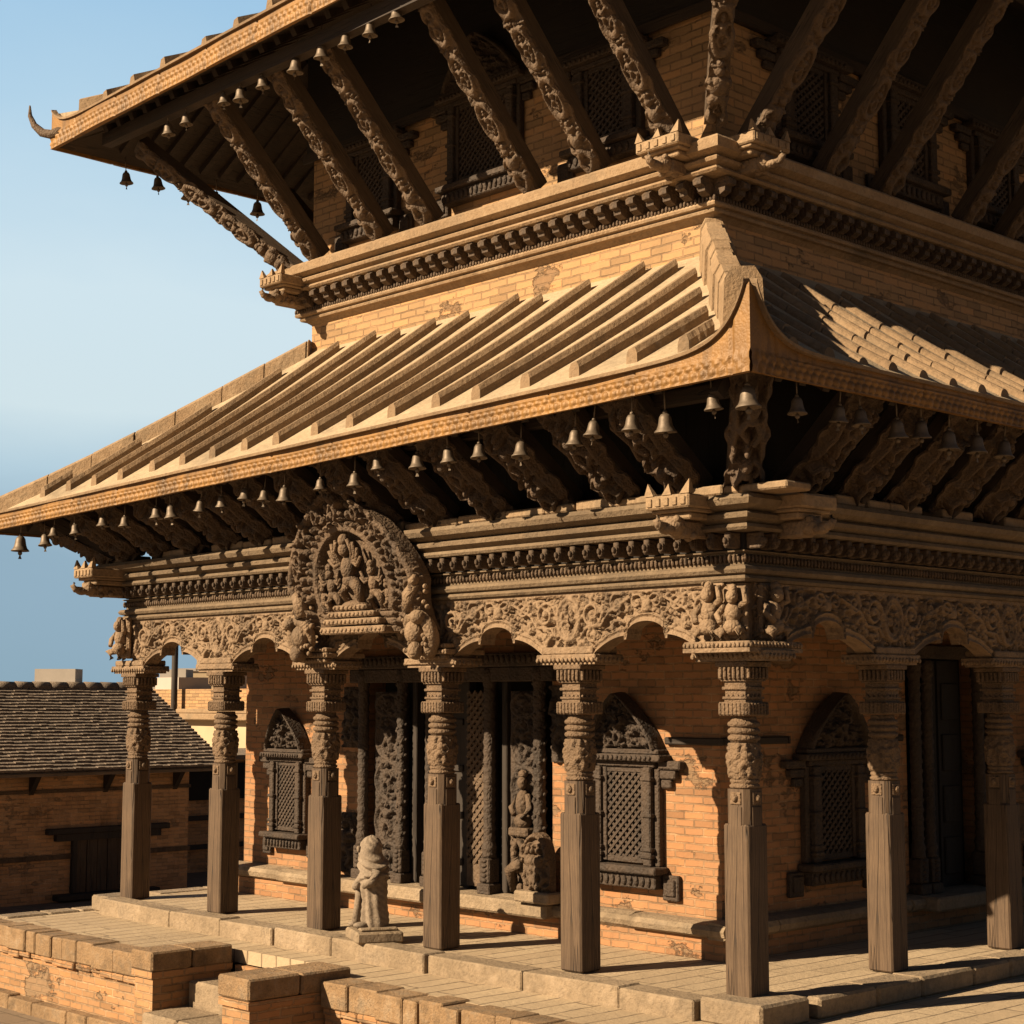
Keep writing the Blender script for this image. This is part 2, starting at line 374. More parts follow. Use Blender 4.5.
        if parent is not None: o.parent = parent
        if label: o["label"] = label
        return o

def tag(o, label, cat, group=None):
    o["label"] = label; o["category"] = cat
    if group: o["group"] = group
    return o
def empty(name, loc=(0, 0, 0), rz=0, parent=None):
    o = bpy.data.objects.new(name, None); COL.objects.link(o); o.location = loc; o.rotation_euler = (0, 0, rz)
    o.empty_display_size = .2
    if parent is not None: o.parent = parent
    return o
KIDS = {}
def copy_tree(o, parent=None):
    c = o.copy(); COL.objects.link(c)
    if parent is not None: c.parent = parent
    for ch in [k for k in bpy.data.objects if k.parent == o]: copy_tree(ch, c)
    return c
def structure(o): o["kind"] = "structure"; return o

# ------------------------------------------------------------------ relief fields
def field(P, stamps):
    u = P[..., 0]; v = P[..., 1]; h = np.zeros(u.shape)
    for st in stamps:
        k = st[0]
        if k == 'd':
            _, cx, cy, rx, ry, a, hh, b = st; R = max(rx, ry)
            m = (np.abs(u-cx) < R) & (np.abs(v-cy) < R)
            if not m.any(): continue
            x = u[m]-cx; y = v[m]-cy; ca, sa = math.cos(a), math.sin(a)
            q = ((x*ca+y*sa)/rx)**2+((-x*sa+y*ca)/ry)**2
            h[m] = np.maximum(h[m], np.where(q < 1, b+hh*np.sqrt(np.clip(1-q, 0, 1)), 0))
        elif k == 'r':
            _, cx, cy, rx, ry, w, hh, b = st; R = max(rx, ry)+w
            m = (np.abs(u-cx) < R) & (np.abs(v-cy) < R)
            if not m.any(): continue
            d = np.abs(np.sqrt(((u[m]-cx)/rx)**2+((v[m]-cy)/ry)**2)-1)*min(rx, ry)
            h[m] = np.maximum(h[m], np.where(d < w, b+hh*np.sqrt(np.clip(1-(d/w)**2, 0, 1)), 0))
        elif k == 't':
            _, pts, w, hh, b = st
            for (p, q) in zip(pts[:-1], pts[1:]):
                x0, x1 = min(p[0], q[0])-w, max(p[0], q[0])+w; y0, y1 = min(p[1], q[1])-w, max(p[1], q[1])+w
                m = (u > x0) & (u < x1) & (v > y0) & (v < y1)
                if not m.any(): continue
                dx, dy = q[0]-p[0], q[1]-p[1]; l2 = dx*dx+dy*dy+1e-9
                t = np.clip(((u[m]-p[0])*dx+(v[m]-p[1])*dy)/l2, 0, 1)
                d = np.hypot(u[m]-p[0]-t*dx, v[m]-p[1]-t*dy)
                h[m] = np.maximum(h[m], np.where(d < w, b+hh*np.sqrt(np.clip(1-(d/w)**2, 0, 1)), 0))
    return h
def fill(u0, u1, v0, v1, n, r0, r1, h, b=0.0):
    return [('d', random.uniform(u0, u1), random.uniform(v0, v1), random.uniform(r0, r1)*.62, random.uniform(r0, r1), random.uniform(0, 3.14), h*random.uniform(.6, 1.1), b) for _ in range(n)]
def spiral(cx, cy, r, turns, dirn, a0, w, h, b=0.0):
    pts = []
    for i in range(22):
        t = i/21; a = a0+dirn*turns*2*math.pi*t; rr = r*(1-t*.85); pts.append((cx+rr*math.cos(a), cy+rr*math.sin(a)))
    return [('t', pts, w, h, b), ('d', cx, cy, r*.2, r*.2, 0, h*1.2, b)]
def figure(cx, cy, s, b=0.0, h=.035, seated=False):
    o = []; f = lambda x, y, rx, ry, hh=1.0, a=0: o.append(('d', cx+x*s, cy+y*s, rx*s, ry*s, a, h*hh, b))
    f(0, .86, .07, .085); f(0, .97, .055, .06, .8); f(0, .62, .13, .15, 1.1); f(0, .44, .115, .1, 1)
    fl = random.choice((-1, 1))
    tb = lambda pts, w, hh=.8: o.append(('t', [(cx+x*s*fl, cy+y*s) for x, y in pts], w*s, h*hh, b))
    tb([(-.12, .7), (-.24, .55), (-.14, .42)], .045); tb([(.12, .7), (.25, .72), (.2, .92)], .045)
    tb([(-.06, .42), (-.13, .2), (-.05, .02)], .06); tb([(.06, .42), (.17, .26), (.06, .1)], .06)
    f(-.2, .95, .05, .04, .6); f(.2, .06, .12, .05, .6)
    return o

def relief_mesh(mb, P2, h, depth, to3, back=True):
    """P2 (nu,nv,2) panel coordinates, h height over the panel, to3(u,v,h) -> xyz; adds the front and the skirt to -depth"""
    nu, nv = P2.shape[:2]
    front = to3(P2[..., 0], P2[..., 1], h); mb.grid(front, True)
    if back:
        ring = [(i, 0) for i in range(nu)]+[(nu-1, j) for j in range(1, nv)]+[(i, nv-1) for i in range(nu-2, -1, -1)]+[(0, j) for j in range(nv-2, 0, -1)]
        A = np.array([front[i, j] for i, j in ring])
        B = np.array([to3(P2[i, j, 0], P2[i, j, 1], -depth) for i, j in ring])
        n = len(ring); V = np.concatenate([A, B])
        mb.add(V, [(k, n+k, n+(k+1) % n, (k+1) % n) for k in range(n)], False)
    return mb
def rect_grid(u0, u1, v0, v1, res):
    nu = max(2, int(round((u1-u0)/res))+1); nv = max(2, int(round((v1-v0)/res))+1)
    U, Vv = np.meshgrid(np.linspace(u0, u1, nu), np.linspace(v0, v1, nv), indexing='ij'); return np.stack([U, Vv], -1)
def st3(*a): return np.stack(np.broadcast_arrays(*a), -1)

# ------------------------------------------------------------------ dimensions
BL, BR, A = 1.67, 1.763, 1.295
XL, DY = -5*BL, 5*BR                       # column lines: x from XL to 0, y from 0 to DY
WX0, WX1, WY0, WY1 = XL+A, -A, A, DY-A     # the upper storey
GX0 = -8.2                                 # ground-floor wall runs further to the left
ZT = -.15; ZG = -.9
ROTR = Matrix.Rotation(math.pi/2, 4, 'Z')  # local -y facing -> +x facing

# ------------------------------------------------------------------ ground and terrace
mb = MB(); mb.bb(-700, 700, -700, 700, ZG-1, ZG); structure(mb.build("ground", M['ground']))
TX0, TYL, TYR = -9.0, -1.58, -1.28
mb = MB()
mb.bb(TX0+.24, -5.64, TYL+.24, 12, ZT-.12, ZT); mb.bb(-5.64, -3.82, -.92+.2, 12, ZT-.12, ZT)
mb.bb(-3.82, 12, TYR+.26, 12, ZT-.12, ZT)
structure(mb.build("terrace_paving", M['paving'], swap=True))

def edge_stones(mb, x0, x1, yf, depth, z0, z1, lo=.22, hi=.42):
    x = x0
    while x < x1-.05:
        w = min(random.uniform(lo, hi), x1-x)
        if x1-(x+w) < .12: w = x1-x
        j = random.uniform(-.02, .015); jz = random.uniform(-.012, .012)
        c_ = (x+w/2, yf+depth/2+j, (z0+z1)/2+jz)
        mb.box((0, 0, 0), (w-.007, depth, z1-z0), Matrix.Translation(c_) @ Matrix.Rotation(random.uniform(-.03, .03), 4, 'Z') @ Matrix.Rotation(random.uniform(-.012, .012), 4, 'Y'), min(.012, (z1-z0)*.14)); x += w

def retaining(name, x0, x1, yf, label, left_return=None):
    r = empty(name, (x0, yf, ZG)); r["label"] = label; r["category"] = "wall"
    inv = Matrix.Translation((-x0, -yf, -ZG))
    m1 = MB(inv); m1.bb(x0, x1, yf+.05, yf+.4, ZG-.02, ZT-.25)
    m1.build("brick_face", M['brick_terrace'], r)
    m2 = MB(inv); edge_stones(m2, x0, x1, yf, .3, ZT-.20, ZT+.004, .16, .40); m2.build("edge_stone_course", M['stone_orange'], r)
    m3 = MB(inv); edge_stones(m3, x0, x1, yf+.015, .25, ZT-.255, ZT-.195, .2, .26); m3.build("brick_string_course", M['brick_terrace'], r)
    m4 = MB(inv); edge_stones(m4, x0, x1, yf-.07, .25, ZG-.05, ZG+.13, .3, .7); m4.build("base_course", M['stone_orange'], r)
    return r
retaining("retaining_wall", TX0, -5.66, TYL, "brick retaining wall with stone edge left of the steps")
retaining("retaining_wall", -3.36, 11.5, TYR, "brick retaining wall with big orange edge stones right of the steps")
# left flank of the terrace
r = tag(empty("retaining_wall", (TX0, 5, ZG)), "shaded end wall of the terrace facing the brick house", "wall")
m1 = MB(Matrix.Translation((-TX0, -5, -ZG))); m1.bb(TX0, TX0+.24, TYL+.31, 12, ZG-.02, ZT-.02); m1.build("brick_face", M['brick_terrace'], r)
m1 = MB(Matrix.Translation((-TX0, -5, -ZG)));
y = TYL+.31
while y < 11.8:
    w = random.uniform(.3, .5); m1.box((TX0+.1, y+w/2, ZT-.03), (.28, w-.012, .1), None, .02); y += w
m1.build("coping_stone_course", M['stone'], r)

# steps between two cheek walls
st = tag(empty("stone_steps", (-4.7, -1.3, ZG)), "short flight of stone steps between two brick cheek walls", "steps")
inv = Matrix.Translation((4.7, 1.3, -ZG))
for k, (z, y0, y1) in enumerate(((-.36, -1.28, -.72), (-.58, -1.75, -1.285), (-.76, -2.1, -1.755))):
    m1 = MB(inv); xx = (-5.3, -4.55, -3.8) if k != 1 else (-5.3, -4.75, -3.8)
    for a, b in zip(xx[:-1], xx[1:]): m1.box(((a+b)/2, (y0+y1)/2, (z+ZG)/2), (b-a-.01, y1-y0, z-ZG), None, .02)
    m1.build("step", M['stone'], st)
m1 = MB(inv); m1.bb(-5.3, -3.8, -.78, -.72, ZG, ZT-.13); m1.build("riser", M['brick_terrace'], st)
for (x0, x1, y0, y1, zt) in ((-5.655, -5.3, -1.66, -.80, -.085), (-3.80, -3.365, -1.98, -.95, -.06)):
    m1 = MB(inv); m1.bb(x0+.03, x1-.03, y0+.04, y1, ZG, zt-.17); m1.bb(x0+.01, x1-.01, y0+.015, y1, zt-.23, zt-.171); ck = m1.build("cheek_wall", M['brick_terrace'], st)
    m2 = MB(inv); n = 2
    for i in range(n):
        a, b = y0+(y1-y0)*i/n, y0+(y1-y0)*(i+1)/n
        m2.box(((x0+x1)/2, (a+b)/2, zt-.085+random.uniform(-.006, .006)), (x1-x0, b-a-.012, .168), None, .016)
    m2.build("cap_stone", M['stone_orange'], ck)

# ------------------------------------------------------------------ the temple
T = tag(empty("temple", (0, 0, 0)), "two tiered pagoda temple of brick and carved timber with tiled roofs", "temple")

# platform
pl = MB(); pl.bb(-8.52, .12, -.14, DY+.3, ZT-.02, -.008)
plat = pl.build("platform_floor", M['paving'], T, swap=True)
kb = MB(); x = -8.78
edge_stones(kb, -8.48, -.2, -.37, .25, ZT-.03, .004, .7, 1.5)
kb.build("kerb", M['stone'], plat)
kb = MB(); y = .32
while y < DY+.3:
    w = random.uniform(.5, 1.0); kb.box((.24, y+w/2, -.073), (.3, w-.012, .154), None, .02); y += w
kb.build("kerb", M['stone'], plat); kb = MB(); kb.box((.10, -.05, -.066), (.56, .56, .18), None, .02)
kb.build("corner_stone", M['stone'], plat); kb = MB(); kb.box((-8.66, .0, -.07), (.34, .5, .17), None, .02)
y = .4
while y < 6:
    w = random.uniform(.5, .9); kb.box((-8.64, y+w/2, -.073), (.28, w-.012, .154), None, .02); y += w
kb.build("kerb", M['stone'], plat)

# ground-floor walls (openings left for the two doors)
DX0, DX1 = -6.08, -3.28; RY0, RY1 = 4.05, 5.5; DZ = 2.45
w = MB()
w.bb(GX0, DX0, WY0, WY0+.5, -.03, 3.4); w.bb(DX1, WX1, WY0, WY0+.5, -.03, 3.4); w.bb(DX0, DX1, WY0, WY0+.5, DZ, 3.4)
w.bb(WX1-.5, WX1, WY0+.5, RY0, -.03, 3.4); w.bb(WX1-.5, WX1, RY1, WY1, -.03, 3.4); w.bb(WX1-.5, WX1, RY0, RY1, DZ+.2, 3.4)
w.bb(GX0, GX0+.5, WY0+.5, WY1, -.03, 3.4)
w.build("wall", M['brick'], T)
# dark lintel timber course that the openings hang from
def rough_beam(mb, x0, x1, y, d, z0, z1, n=None):
    x = x0
    while x < x1-.01:
        l = min(random.uniform(.5, 1.1), x1-x)
        mb.box((x+l/2, y, (z0+z1)/2+random.uniform(-.006, .006)), (l-.006, d, z1-z0), None, .012); x += l
# base ledge: half-round bull-nosed sill with a brick step under it
lg = MB(); ls = MB()
prof = lambda yo: [(yo, .17), (yo-.16, .17), (yo-.21, .20), (yo-.225, .245), (yo-.20, .285), (yo-.12, .305), (yo, .31)]
x = GX0-.1
while x < WX1+.2:
    l = min(random.uniform(.6, 1.2), WX1+.215-x)
    if DX0 < x < DX1: pass
    o = random.uniform(-.015, .02)
    lg.prism([(p+o, q+random.uniform(-.006, .006)) for p, q in prof(WY0-.002)], 'x', x, x+l-.014); x += l
y = WY0-.2
while y < WY1:
    l = random.uniform(.6, 1.2); o = random.uniform(-.015, .02)
    lg.prism([(2*WX1+2*.001-(p-WY0+WX1)+o, q) for p, q in prof(WY0)], 'y', y, y+l-.014); y += l
ls.bb(GX0-.06, WX1+.14, WY0-.14, WY0-.003, -.02, .168); ls.bb(WX1+.003, WX1+.1405, WY0-.002, WY1, -.02, .168)
pb = ls.build("plinth_course", M['brick'], T); lg.build("base_moulding", M['stone'], pb)

# upper storey wall
w = MB(); w.bb(WX0, WX1, WY0, WY1, 3.5, 10.2); w.build("wall", M['brick_pale'], T)

# ---- column -------------------------------------------------------------------------------
def drum_mesh(r, z0, z1):
    nu, nv = 65, 26; U, Vv = np.meshgrid(np.linspace(0, 2*math.pi, nu), np.linspace(0, 1, nv), indexing='ij')
    P = np.stack([U*r, Vv*(z1-z0)], -1); w_ = 2*math.pi*r; stp = []
    for k in range(4):
        c = (k+.5)*w_/4; stp += figure(c, .01, (z1-z0)*.95, .004, .022)
        stp += fill(c-w_/8, c+w_/8, 0, z1-z0, 16, .012, .03, .012)
    h = field(P, stp); bulge = .012*np.sin(Vv*math.pi)
    rr = r+h+bulge; return np.stack([rr*np.cos(U), rr*np.sin(U), z0+P[..., 1]], -1)
DRUM = drum_mesh(.10, 1.55, 1.81)

def bracket_mesh(mb, half, dep, z0=2.4):
    """wide carved capital under the arches: a bead row, then two stepped slabs"""
    mb.box((0, 0, z0+.012), (2*half-.05, dep-.05, .024)); n = int(2*half/.045)
    mb.box((0, 0, z0+.052), (2*half, dep, .056), None, .008)
    for i in range(n):
        x = -half+.025+(2*half-.05)*i/(n-1); mb.ell((x, -dep/2-.004, z0+.034), (.014, .012, .02), None, 6, 5)
    m = max(3, int(dep/.045))
    for sg in (-1, 1):
        for i in range(m): mb.ell((sg*(half+.004), -dep/2+.02+(dep-.04)*i/(m-1), z0+.034), (.012, .014, .02), None, 6, 5)

def make_column():
    root_m = MB(); s = .117
    # square shaft, corners slightly worn, with a small tongue on each face running up into the eight-sided neck
    root_m.box((0, 0, .615), (2*s, 2*s, 1.23), None, .014)
    q = .105; cc = .035
    oct_ = [(-q, -q+cc), (-q+cc, -q), (q-cc, -q), (q, -q+cc), (q, q-cc), (q-cc, q), (-q+cc, q), (-q, q-cc)]
    root_m.prism(oct_, 'z', 1.231, 1.48)
    for k in range(4):
        R = Matrix.Rotation(k*math.pi/2, 4, 'Z'); root_m.box((0, -q-.002, 1.27), (.11, .014, .17), R, .004)
    col = root_m.build("column", M['wood'], T)
    m1 = MB(); m1.grid(DRUM, True)
    for k in range(4):
        R = Matrix.Rotation(k*math.pi/2, 4, 'Z')
        m1.box((0, -q-.004, 1.415), (.10, .012, .09), R, .004); m1.ell((R @ Vector((0, -q-.01, 1.415)))[:], (.028, .028, .03), None, 8, 6)
    m1.lathe([(.098, 1.481), (.112, 1.49), (.114, 1.505), (.1, 1.515), (.1, 1.52), (.11, 1.53), (.108, 1.545), (.096, 1.551)], 20)
    m1.build("carved_drum", M['carved_column'], col)
    m2 = MB(); pr = [(.098, 1.811)]
    for z in (1.845, 1.895, 1.945):
        for a in range(-3, 4): pr.append((.1+.022*math.cos(a*.5), z+.021*math.sin(a*.5)))
    pr += [(.095, 1.985), (.095, 2.0)]
    m2.lathe(pr, 20); m2.build("ring_moulding", M['carved_column'], col)
    m3 = MB()
    m3.box((0, 0, 2.055), (.275, .275, .10), None, .012)
    for k in range(4):
        R = Matrix.Rotation(k*math.pi/2, 4, 'Z')
        for i in range(7):
            m3.box((-.11+.22*i/6, -.1385, 2.055), (.018, .014, .085), R @ Matrix.Rotation(0, 4, 'Y'), .004)
        for i in range(6):
            m3.box((-.105+.21*i/5, -.133, 2.315), (.026, .03, .085), R, .006)
        for z in (2.17, 2.225):
            for i in range(4): m3.ell((R @ Vector((-.07+.14*i/3, -.098, z-.022)))[:], (.015, .015, .015), None, 6, 5)
    m3.box((0, 0, 2.115), (.2, .2, .022)); m3.box((0, 0, 2.135), (.225, .225, .02), None, .005); m3.box((0, 0, 2.17), (.19, .19, .05))
    m3.box((0, 0, 2.205), (.23, .23, .022), None, .005); m3.box((0, 0, 2.235), (.195, .195, .04)); m3.box((0, 0, 2.262), (.24, .24, .015), None, .004)
    m3.box((0, 0, 2.315), (.25, .25, .092)); m3.box((0, 0, 2.38), (.30, .30, .038), None, .006)
    m3.build("capital", M['carved_column'], col)
    m4 = MB(); bracket_mesh(m4, .33, .33); m4.box((0, 0, 2.51), (.56, .30, .06), None, .01); m4.build("bracket", M['carved'], col)
    return col
col0 = make_column(); ncols = []
for i in range(6):
    c = col0 if i == 0 else copy_tree(col0, T); c.location = (-BL*i, 0, 0); ncols.append(c)
    c.rotation_euler[2] = random.choice((0, math.pi)); c.scale = (1+random.uniform(-.03, .03),)*2+(1,)
for j in range(1, 6):
    c = copy_tree(col0, T); c.location = (0, BR*j, 0); c.rotation_euler[2] = math.pi/2

# ---- arcade frieze: one carved panel per bay ----------------------------------------------------
FZ0, FZ1 = 2.475, 2.975
def zopen(u, half):                         # lower edge of the panel at distance u from the bay centre
    a = np.abs(u); e = half-.285
    z = np.where(a < .20, 2.618+.105*np.sqrt(np.clip(1-(a/.2)**2, 0, 1)), 2.615-.135*np.clip((a-.2)/(e-.2), 0, 1)**1.9)
    z = np.where((a > .18) & (a < .222), z-.03, z)
    return np.where(a > e, FZ0, z)
def frieze_mesh(bay):
    half = bay/2; us = np.unique(np.concatenate([np.linspace(-half, half, int(bay/.0105)), [-.2, .2, -.186, .186, -.224, .224]]))
    nv = 44; Tt = np.linspace(0, 1, nv); zo = zopen(us, half)
    P = np.stack([np.repeat(us[:, None], nv, 1), zo[:, None]+(FZ1-zo[:, None])*Tt[None]], -1); stp = []
    # oval medallion over each column (half on either panel end), scrolls over the haunches
    for sx in (-1, 1):
        stp += [('r', sx*half, 2.76, .12, .165, .018, .026, 0), ('r', sx*half, 2.76, .085, .125, .012, .018, 0)]
        stp += fill(sx*half-.08, sx*half+.08, 2.65, 2.87, 20, .015, .03, .022)
        stp += spiral(sx*(half-.26), 2.80, .115, 1.6, sx, 0, .017, .026) + spiral(sx*(half-.53), 2.865, .085, 1.4, -sx, 1, .015, .024)
        stp += spiral(sx*(half-.26), 2.62, .06, 1.2, -sx, 2, .013, .022)
        stp += [('t', [(sx*(half-.14), 2.62), (sx*(half-.2), 2.69), (sx*(half-.36), 2.70), (sx*(half-.44), 2.80), (sx*.18, 2.90)], .014, .024, 0)]
    stp += spiral(-.1, 2.87, .07, 1.3, 1, 0, .014, .024)+spiral(.1, 2.87, .07, 1.3, -1, math.pi, .014, .024)
    stp += [('d', 0, 2.83, .05, .07, 0, .035, 0)]
    stp += fill(-half, half, 2.5, 2.96, int(230*bay), .012, .034, .018)
    h = field(P, stp)*1.5; h = np.where(h < .004, -.022, h)
    below = (P[..., 1]-zo[:, None])           # raised rim following the arch, rail along the top
    inner = (np.abs(us)[:, None] < half-.27)
    h = np.where(inner & (below < .06), .026+.010*np.cos(below/.06*6.28), h)
    h = np.where(inner & (below >= .06) & (below < .072), .0, h)
    h = np.where(FZ1-P[..., 1] < .03, .02, h)
    mb = MB(); relief_mesh(mb, P, h, .13, lambda u, v, hh: st3(u, -.10-hh, v)); return mb
fr = frieze_mesh(BL).build("arch_frieze", M['carved'], T, recalc=False); fr.location = (-BL/2, 0, 0)
for i in range(1, 5):
    c = fr.copy(); COL.objects.link(c); c.location = (-BL*(i+.5), 0, 0)
    if i % 2: c.scale = (1, 1, 1)
fr = frieze_mesh(BR).build("arch_frieze", M['carved'], T, recalc=False); fr.rotation_euler[2] = math.pi/2; fr.location = (0, BR/2, 0)
for j in range(1, 5):
    c = fr.copy(); COL.objects.link(c); c.location = (0, BR*(j+.5), 0)
# left flank: a plain end frieze and beam back to the wall, and the porch ceiling
mb = MB(); mb.bb(XL-.1, XL+.1, .11, WY0, 2.72, 2.97); mb.build("end_beam", M['carved_mid'], T)
mb = MB(); mb.bb(-.09, .09, -.09, .09, 2.56, 2.97); mb.build("corner_post", M['carved'], T)

# ---- cornices ------------------------------------------------------------------------------
def cornice(rect, z, prof, dent_out, dz0, dz1, bead_out, bz, stone, wood, spacing, sides):
    """prof: stone profile; sides list of ('x'|'y', fixed, a, b)"""
    mb = MB(); mb.loop(rect, prof); c = mb.build("cornice", M[stone], T, swap=True)
    x0, x1, y0, y1 = rect
    rc = MB(); o_ = .008 if z > 5 else dent_out-.064; rc.loop(rect, [(o_, dz0-.002), (o_, dz1+.002)]); rc.build('dentil_gap_shade', M['boards_shade'], c)  # near-black strip, the shadow between the dentils painted in
    mbd = MB(); hh = dz1-dz0; zc = (dz0+dz1)/2; first = None
    for side, a0, a1 in (('S', x0-.15, x1+.15), ('E', y0-.15, min(y1+.15, 5.6 if z < 4 else 6.7))):
        n = int((a1-a0)/spacing)
        for i in range(n):
            a = a0+(i+.5)*(a1-a0)/n
            if first is None:
                md = MB()
                if z > 5: md.prism([(.165, -.49*hh), (.02, -.49*hh), (-.045, -.30*hh), (-.05, -.05*hh), (-.10, .02*hh), (-.105, .30*hh), (-.07, .49*hh), (.165, .49*hh)], 'x', -spacing*.23, spacing*.23)
                else: md.box((0, 0, 0), (spacing*.36, .13, hh*.98), None, .008)
                if z < 5: md.box((0, -.06, -hh*.12), (spacing*.30, .04, hh*.6), None, .008)
                if z < 5: md.ell((0, -.085, -hh*.05), (spacing*.11, .02, hh*.22), None, 7, 5)
                first = o = md.build("dentil", M[wood], c)
            else: o = first.copy(); COL.objects.link(o)
            if side == 'S': o.location = (a, y0-dent_out, zc)
            else: o.location = (x1+dent_out, a, zc); o.rotation_euler[2] = math.pi/2
        n = int((a1-a0)/.042)
        for i in range(n):
            a = a0+(i+.5)*(a1-a0)/n
            if side == 'S': mbd.ell((a, y0-bead_out, bz), (.015, .02, .034), None, 6, 5)
            else: mbd.ell((x1+bead_out, a, bz), (.02, .015, .034), None, 6, 5)
    mbd.build("bead_row", M[wood], c); return c
LR = (XL, 0, 0, DY)
cn = cornice(LR, 3, [(.10, 2.976), (.15, 2.98), (.165, 3.0), (.15, 3.02), (.13, 3.03), (.17, 3.04), (.185, 3.065), (.17, 3.09), (.12, 3.1), (.12, 3.19), (.15, 3.195), (.15, 3.205),
     (.10, 3.21), (.10, 3.335), (.27, 3.34), (.285, 3.36), (.27, 3.385), (.235, 3.39), (.25, 3.40), (.30, 3.425), (.305, 3.455), (.27, 3.475), (.25, 3.48), (.29, 3.49), (.36, 3.515), (.38, 3.555), (.35, 3.59), (.28, 3.60), (.1, 3.602)],
     .19, 3.215, 3.333, .135, 3.148, 'stone_cornice', 'carved_mid', .155, None)
# loose course of old bricks lying on the cornice
def loose_brick(cx, cy, sx, sy, hh):
    bc = MB(); bc.box((0, 0, hh/2), (sx, sy, hh), None, .012); o = bc.build("loose_brick", M['ridge'], cn, swap=True)
    o.location = (cx, cy, 3.602); o.rotation_euler[2] = random.uniform(-.03, .03)
x = XL-.2
while x < .2:
    l = random.uniform(.28, .62); hh = random.uniform(.055, .085)
    if random.random() < .9: loose_brick(x+l/2, -.14+random.uniform(-.02, .02), l-.012, .30, hh)
    x += l
y = .05
while y < 6.5:
    l = random.uniform(.28, .55); hh = random.uniform(.055, .09)
    if random.random() < .85: loose_brick(.14+random.uniform(-.02, .02), y+l/2, .30, l-.012, hh)
    y += l
UR = (WX0, WX1, WY0, WY1)
un = cornice(UR, 6.3, [(.0, 6.25), (.05, 6.29), (.09, 6.295), (.10, 6.315), (.09, 6.335), (.13, 6.34), (.14, 6.36), (.13, 6.38), (.10, 6.385), (.10, 6.41), (.004, 6.415), (.004, 6.575), (.26, 6.58), (.28, 6.60),
     (.26, 6.625), (.21, 6.63), (.23, 6.64), (.29, 6.665), (.30, 6.69), (.28, 6.71), (.25, 6.715), (.30, 6.73), (.36, 6.75), (.37, 6.83), (.34, 6.86), (.0, 6.865)],
     .17, 6.418, 6.572, .125, 6.40, 'ridge', 'carved_mid', .19, None)

# crown-like corner blocks on the cornice corners
def corner_block(px, py, z, s, face, parent, spikes=True):
    """a projecting stone end with three teeth and a carved beast-head beam end below it; face 'S' or 'E'"""
    Mx = Matrix.Translation((px, py, z)) @ (ROTR if face == 'E' else Matrix.Identity(4))
    mb = MB(Mx); w = .42*s
    mb.box((0, .2, .05), (w, .46, .10), None, .012); mb.box((0, .22, -.012), (w*.9, .40, .025), None, .006); mb.box((0, .24, -.05), (w*.72, .36, .05), None, .01)
    if spikes:
        for k, hh in ((-1, .10), (0, .085), (1, .11)):
            c = k*(w/2-.04); mb.add([(c-.045, -.03, .1), (c+.045, -.03, .1), (c+.045, .03, .1), (c-.045, .03, .1), (c+k*.03, -.005, .1+hh), (c+k*.03, .012, .1+hh)],
                                    [(0, 1, 4), (1, 2, 5, 4), (2, 3, 5), (3, 0, 4, 5), (3, 2, 1, 0)])
        for k in range(5): mb.box((-w/2+.05+k*(w-.1)/4, -.036, .05), (.045, .012, .06), None, .004)
    o = mb.build("corner_block", M['ridge'], parent)
    m2 = MB(Mx)
    m2.box((0, .26, -.14), (.16*s, .36, .12), None, .015); m2.ell((0, .07, -.12), (.085, .10, .075)); m2.ell((0, -.03, -.15), (.06, .07, .04))
    m2.ell((-.05, .03, -.075), (.03, .03, .03)); m2.ell((.05, .03, -.075), (.03, .03, .03)); m2.tube([(0, -.03, -.14), (0, -.11, -.13), (0, -.14, -.09), (0, -.12, -.06)], [.04, .035, .028, .015])
    for k in range(10): m2.ell((random.uniform(-.09, .09), random.uniform(.08, .3), random.uniform(-.2, -.07)), (.035, .035, .03), None, 7, 5)
    m2.build("beast_head", M['carved'], o)
corner_block(-.22, -.55, 3.50, 1.0, 'S', cn); corner_block(.53, .22, 3.50, 1.0, 'E', cn, False)
corner_block(XL-.08, -.66, 3.42, .9, 'S', cn)
corner_block(WX1-.16, WY0-.52, 6.80, 1.15, 'S', un); corner_block(WX1+.52, WY0+.14, 6.80, 1.2, 'E', un)
corner_block(WX0+.0, WY0-.55, 6.62, .95, 'S', un)

# guardian figures standing on the capitals at the corners
def guardian(parent, loc, rz, s=1.0):
    Mx = Matrix.Translation(loc) @ Matrix.Rotation(rz, 4, 'Z') @ Matrix.Scale(s, 4); mb = MB(Mx)
    mb.ell((0, -.03, .24), (.075, .07, .10)); mb.ell((0, -.05, .12), (.085, .075, .07)); mb.ell((.01, -.07, .375), (.055, .055, .065)); mb.ell((.01, -.05, .44), (.04, .04, .045))
    mb.tube([(-.06, -.04, .1), (-.10, -.12, .07), (-.08, -.09, 0)], [.045, .045, .03]); mb.tube([(.06, -.04, .1), (.10, -.12, .09), (.07, -.08, 0)], [.045, .045, .03])
    mb.tube([(-.07, -.03, .3), (-.13, -.07, .22), (-.08, -.11, .15)], [.032, .03, .025]); mb.tube([(.07, -.03, .3), (.14, -.07, .33), (.12, -.07, .44)], [.032, .03, .025])
    mb.box((0, .03, .24), (.22, .06, .46), None, .02)
    for k in range(26): mb.ell((random.uniform(-.12, .12), random.uniform(-.01, .02), random.uniform(.03, .47)), (.016, .022, .02), None, 7, 5)
    return mb.build("guardian_figure", M['carved'], parent)
base = T
guardian(T, (-.15, -.16, 2.542), 0, .92); guardian(T, (.05, -.15, 2.542), .25, .86); guardian(T, (.16, .12, 2.542), math.pi/2, .92)
guardian(T, (XL-.06, -.19, 2.555), 0, .95); guardian(T, (XL-.2, .02, 2.555), -math.pi/2, .9)
mb = MB(); bracket_mesh(mb, .345, .36); mb2 = MB()
mb.box((0, 0, 2.515), (.62, .62, .05), None, .01); mb.box((0, 0, 2.4645+.012), (.62, .62, .03))
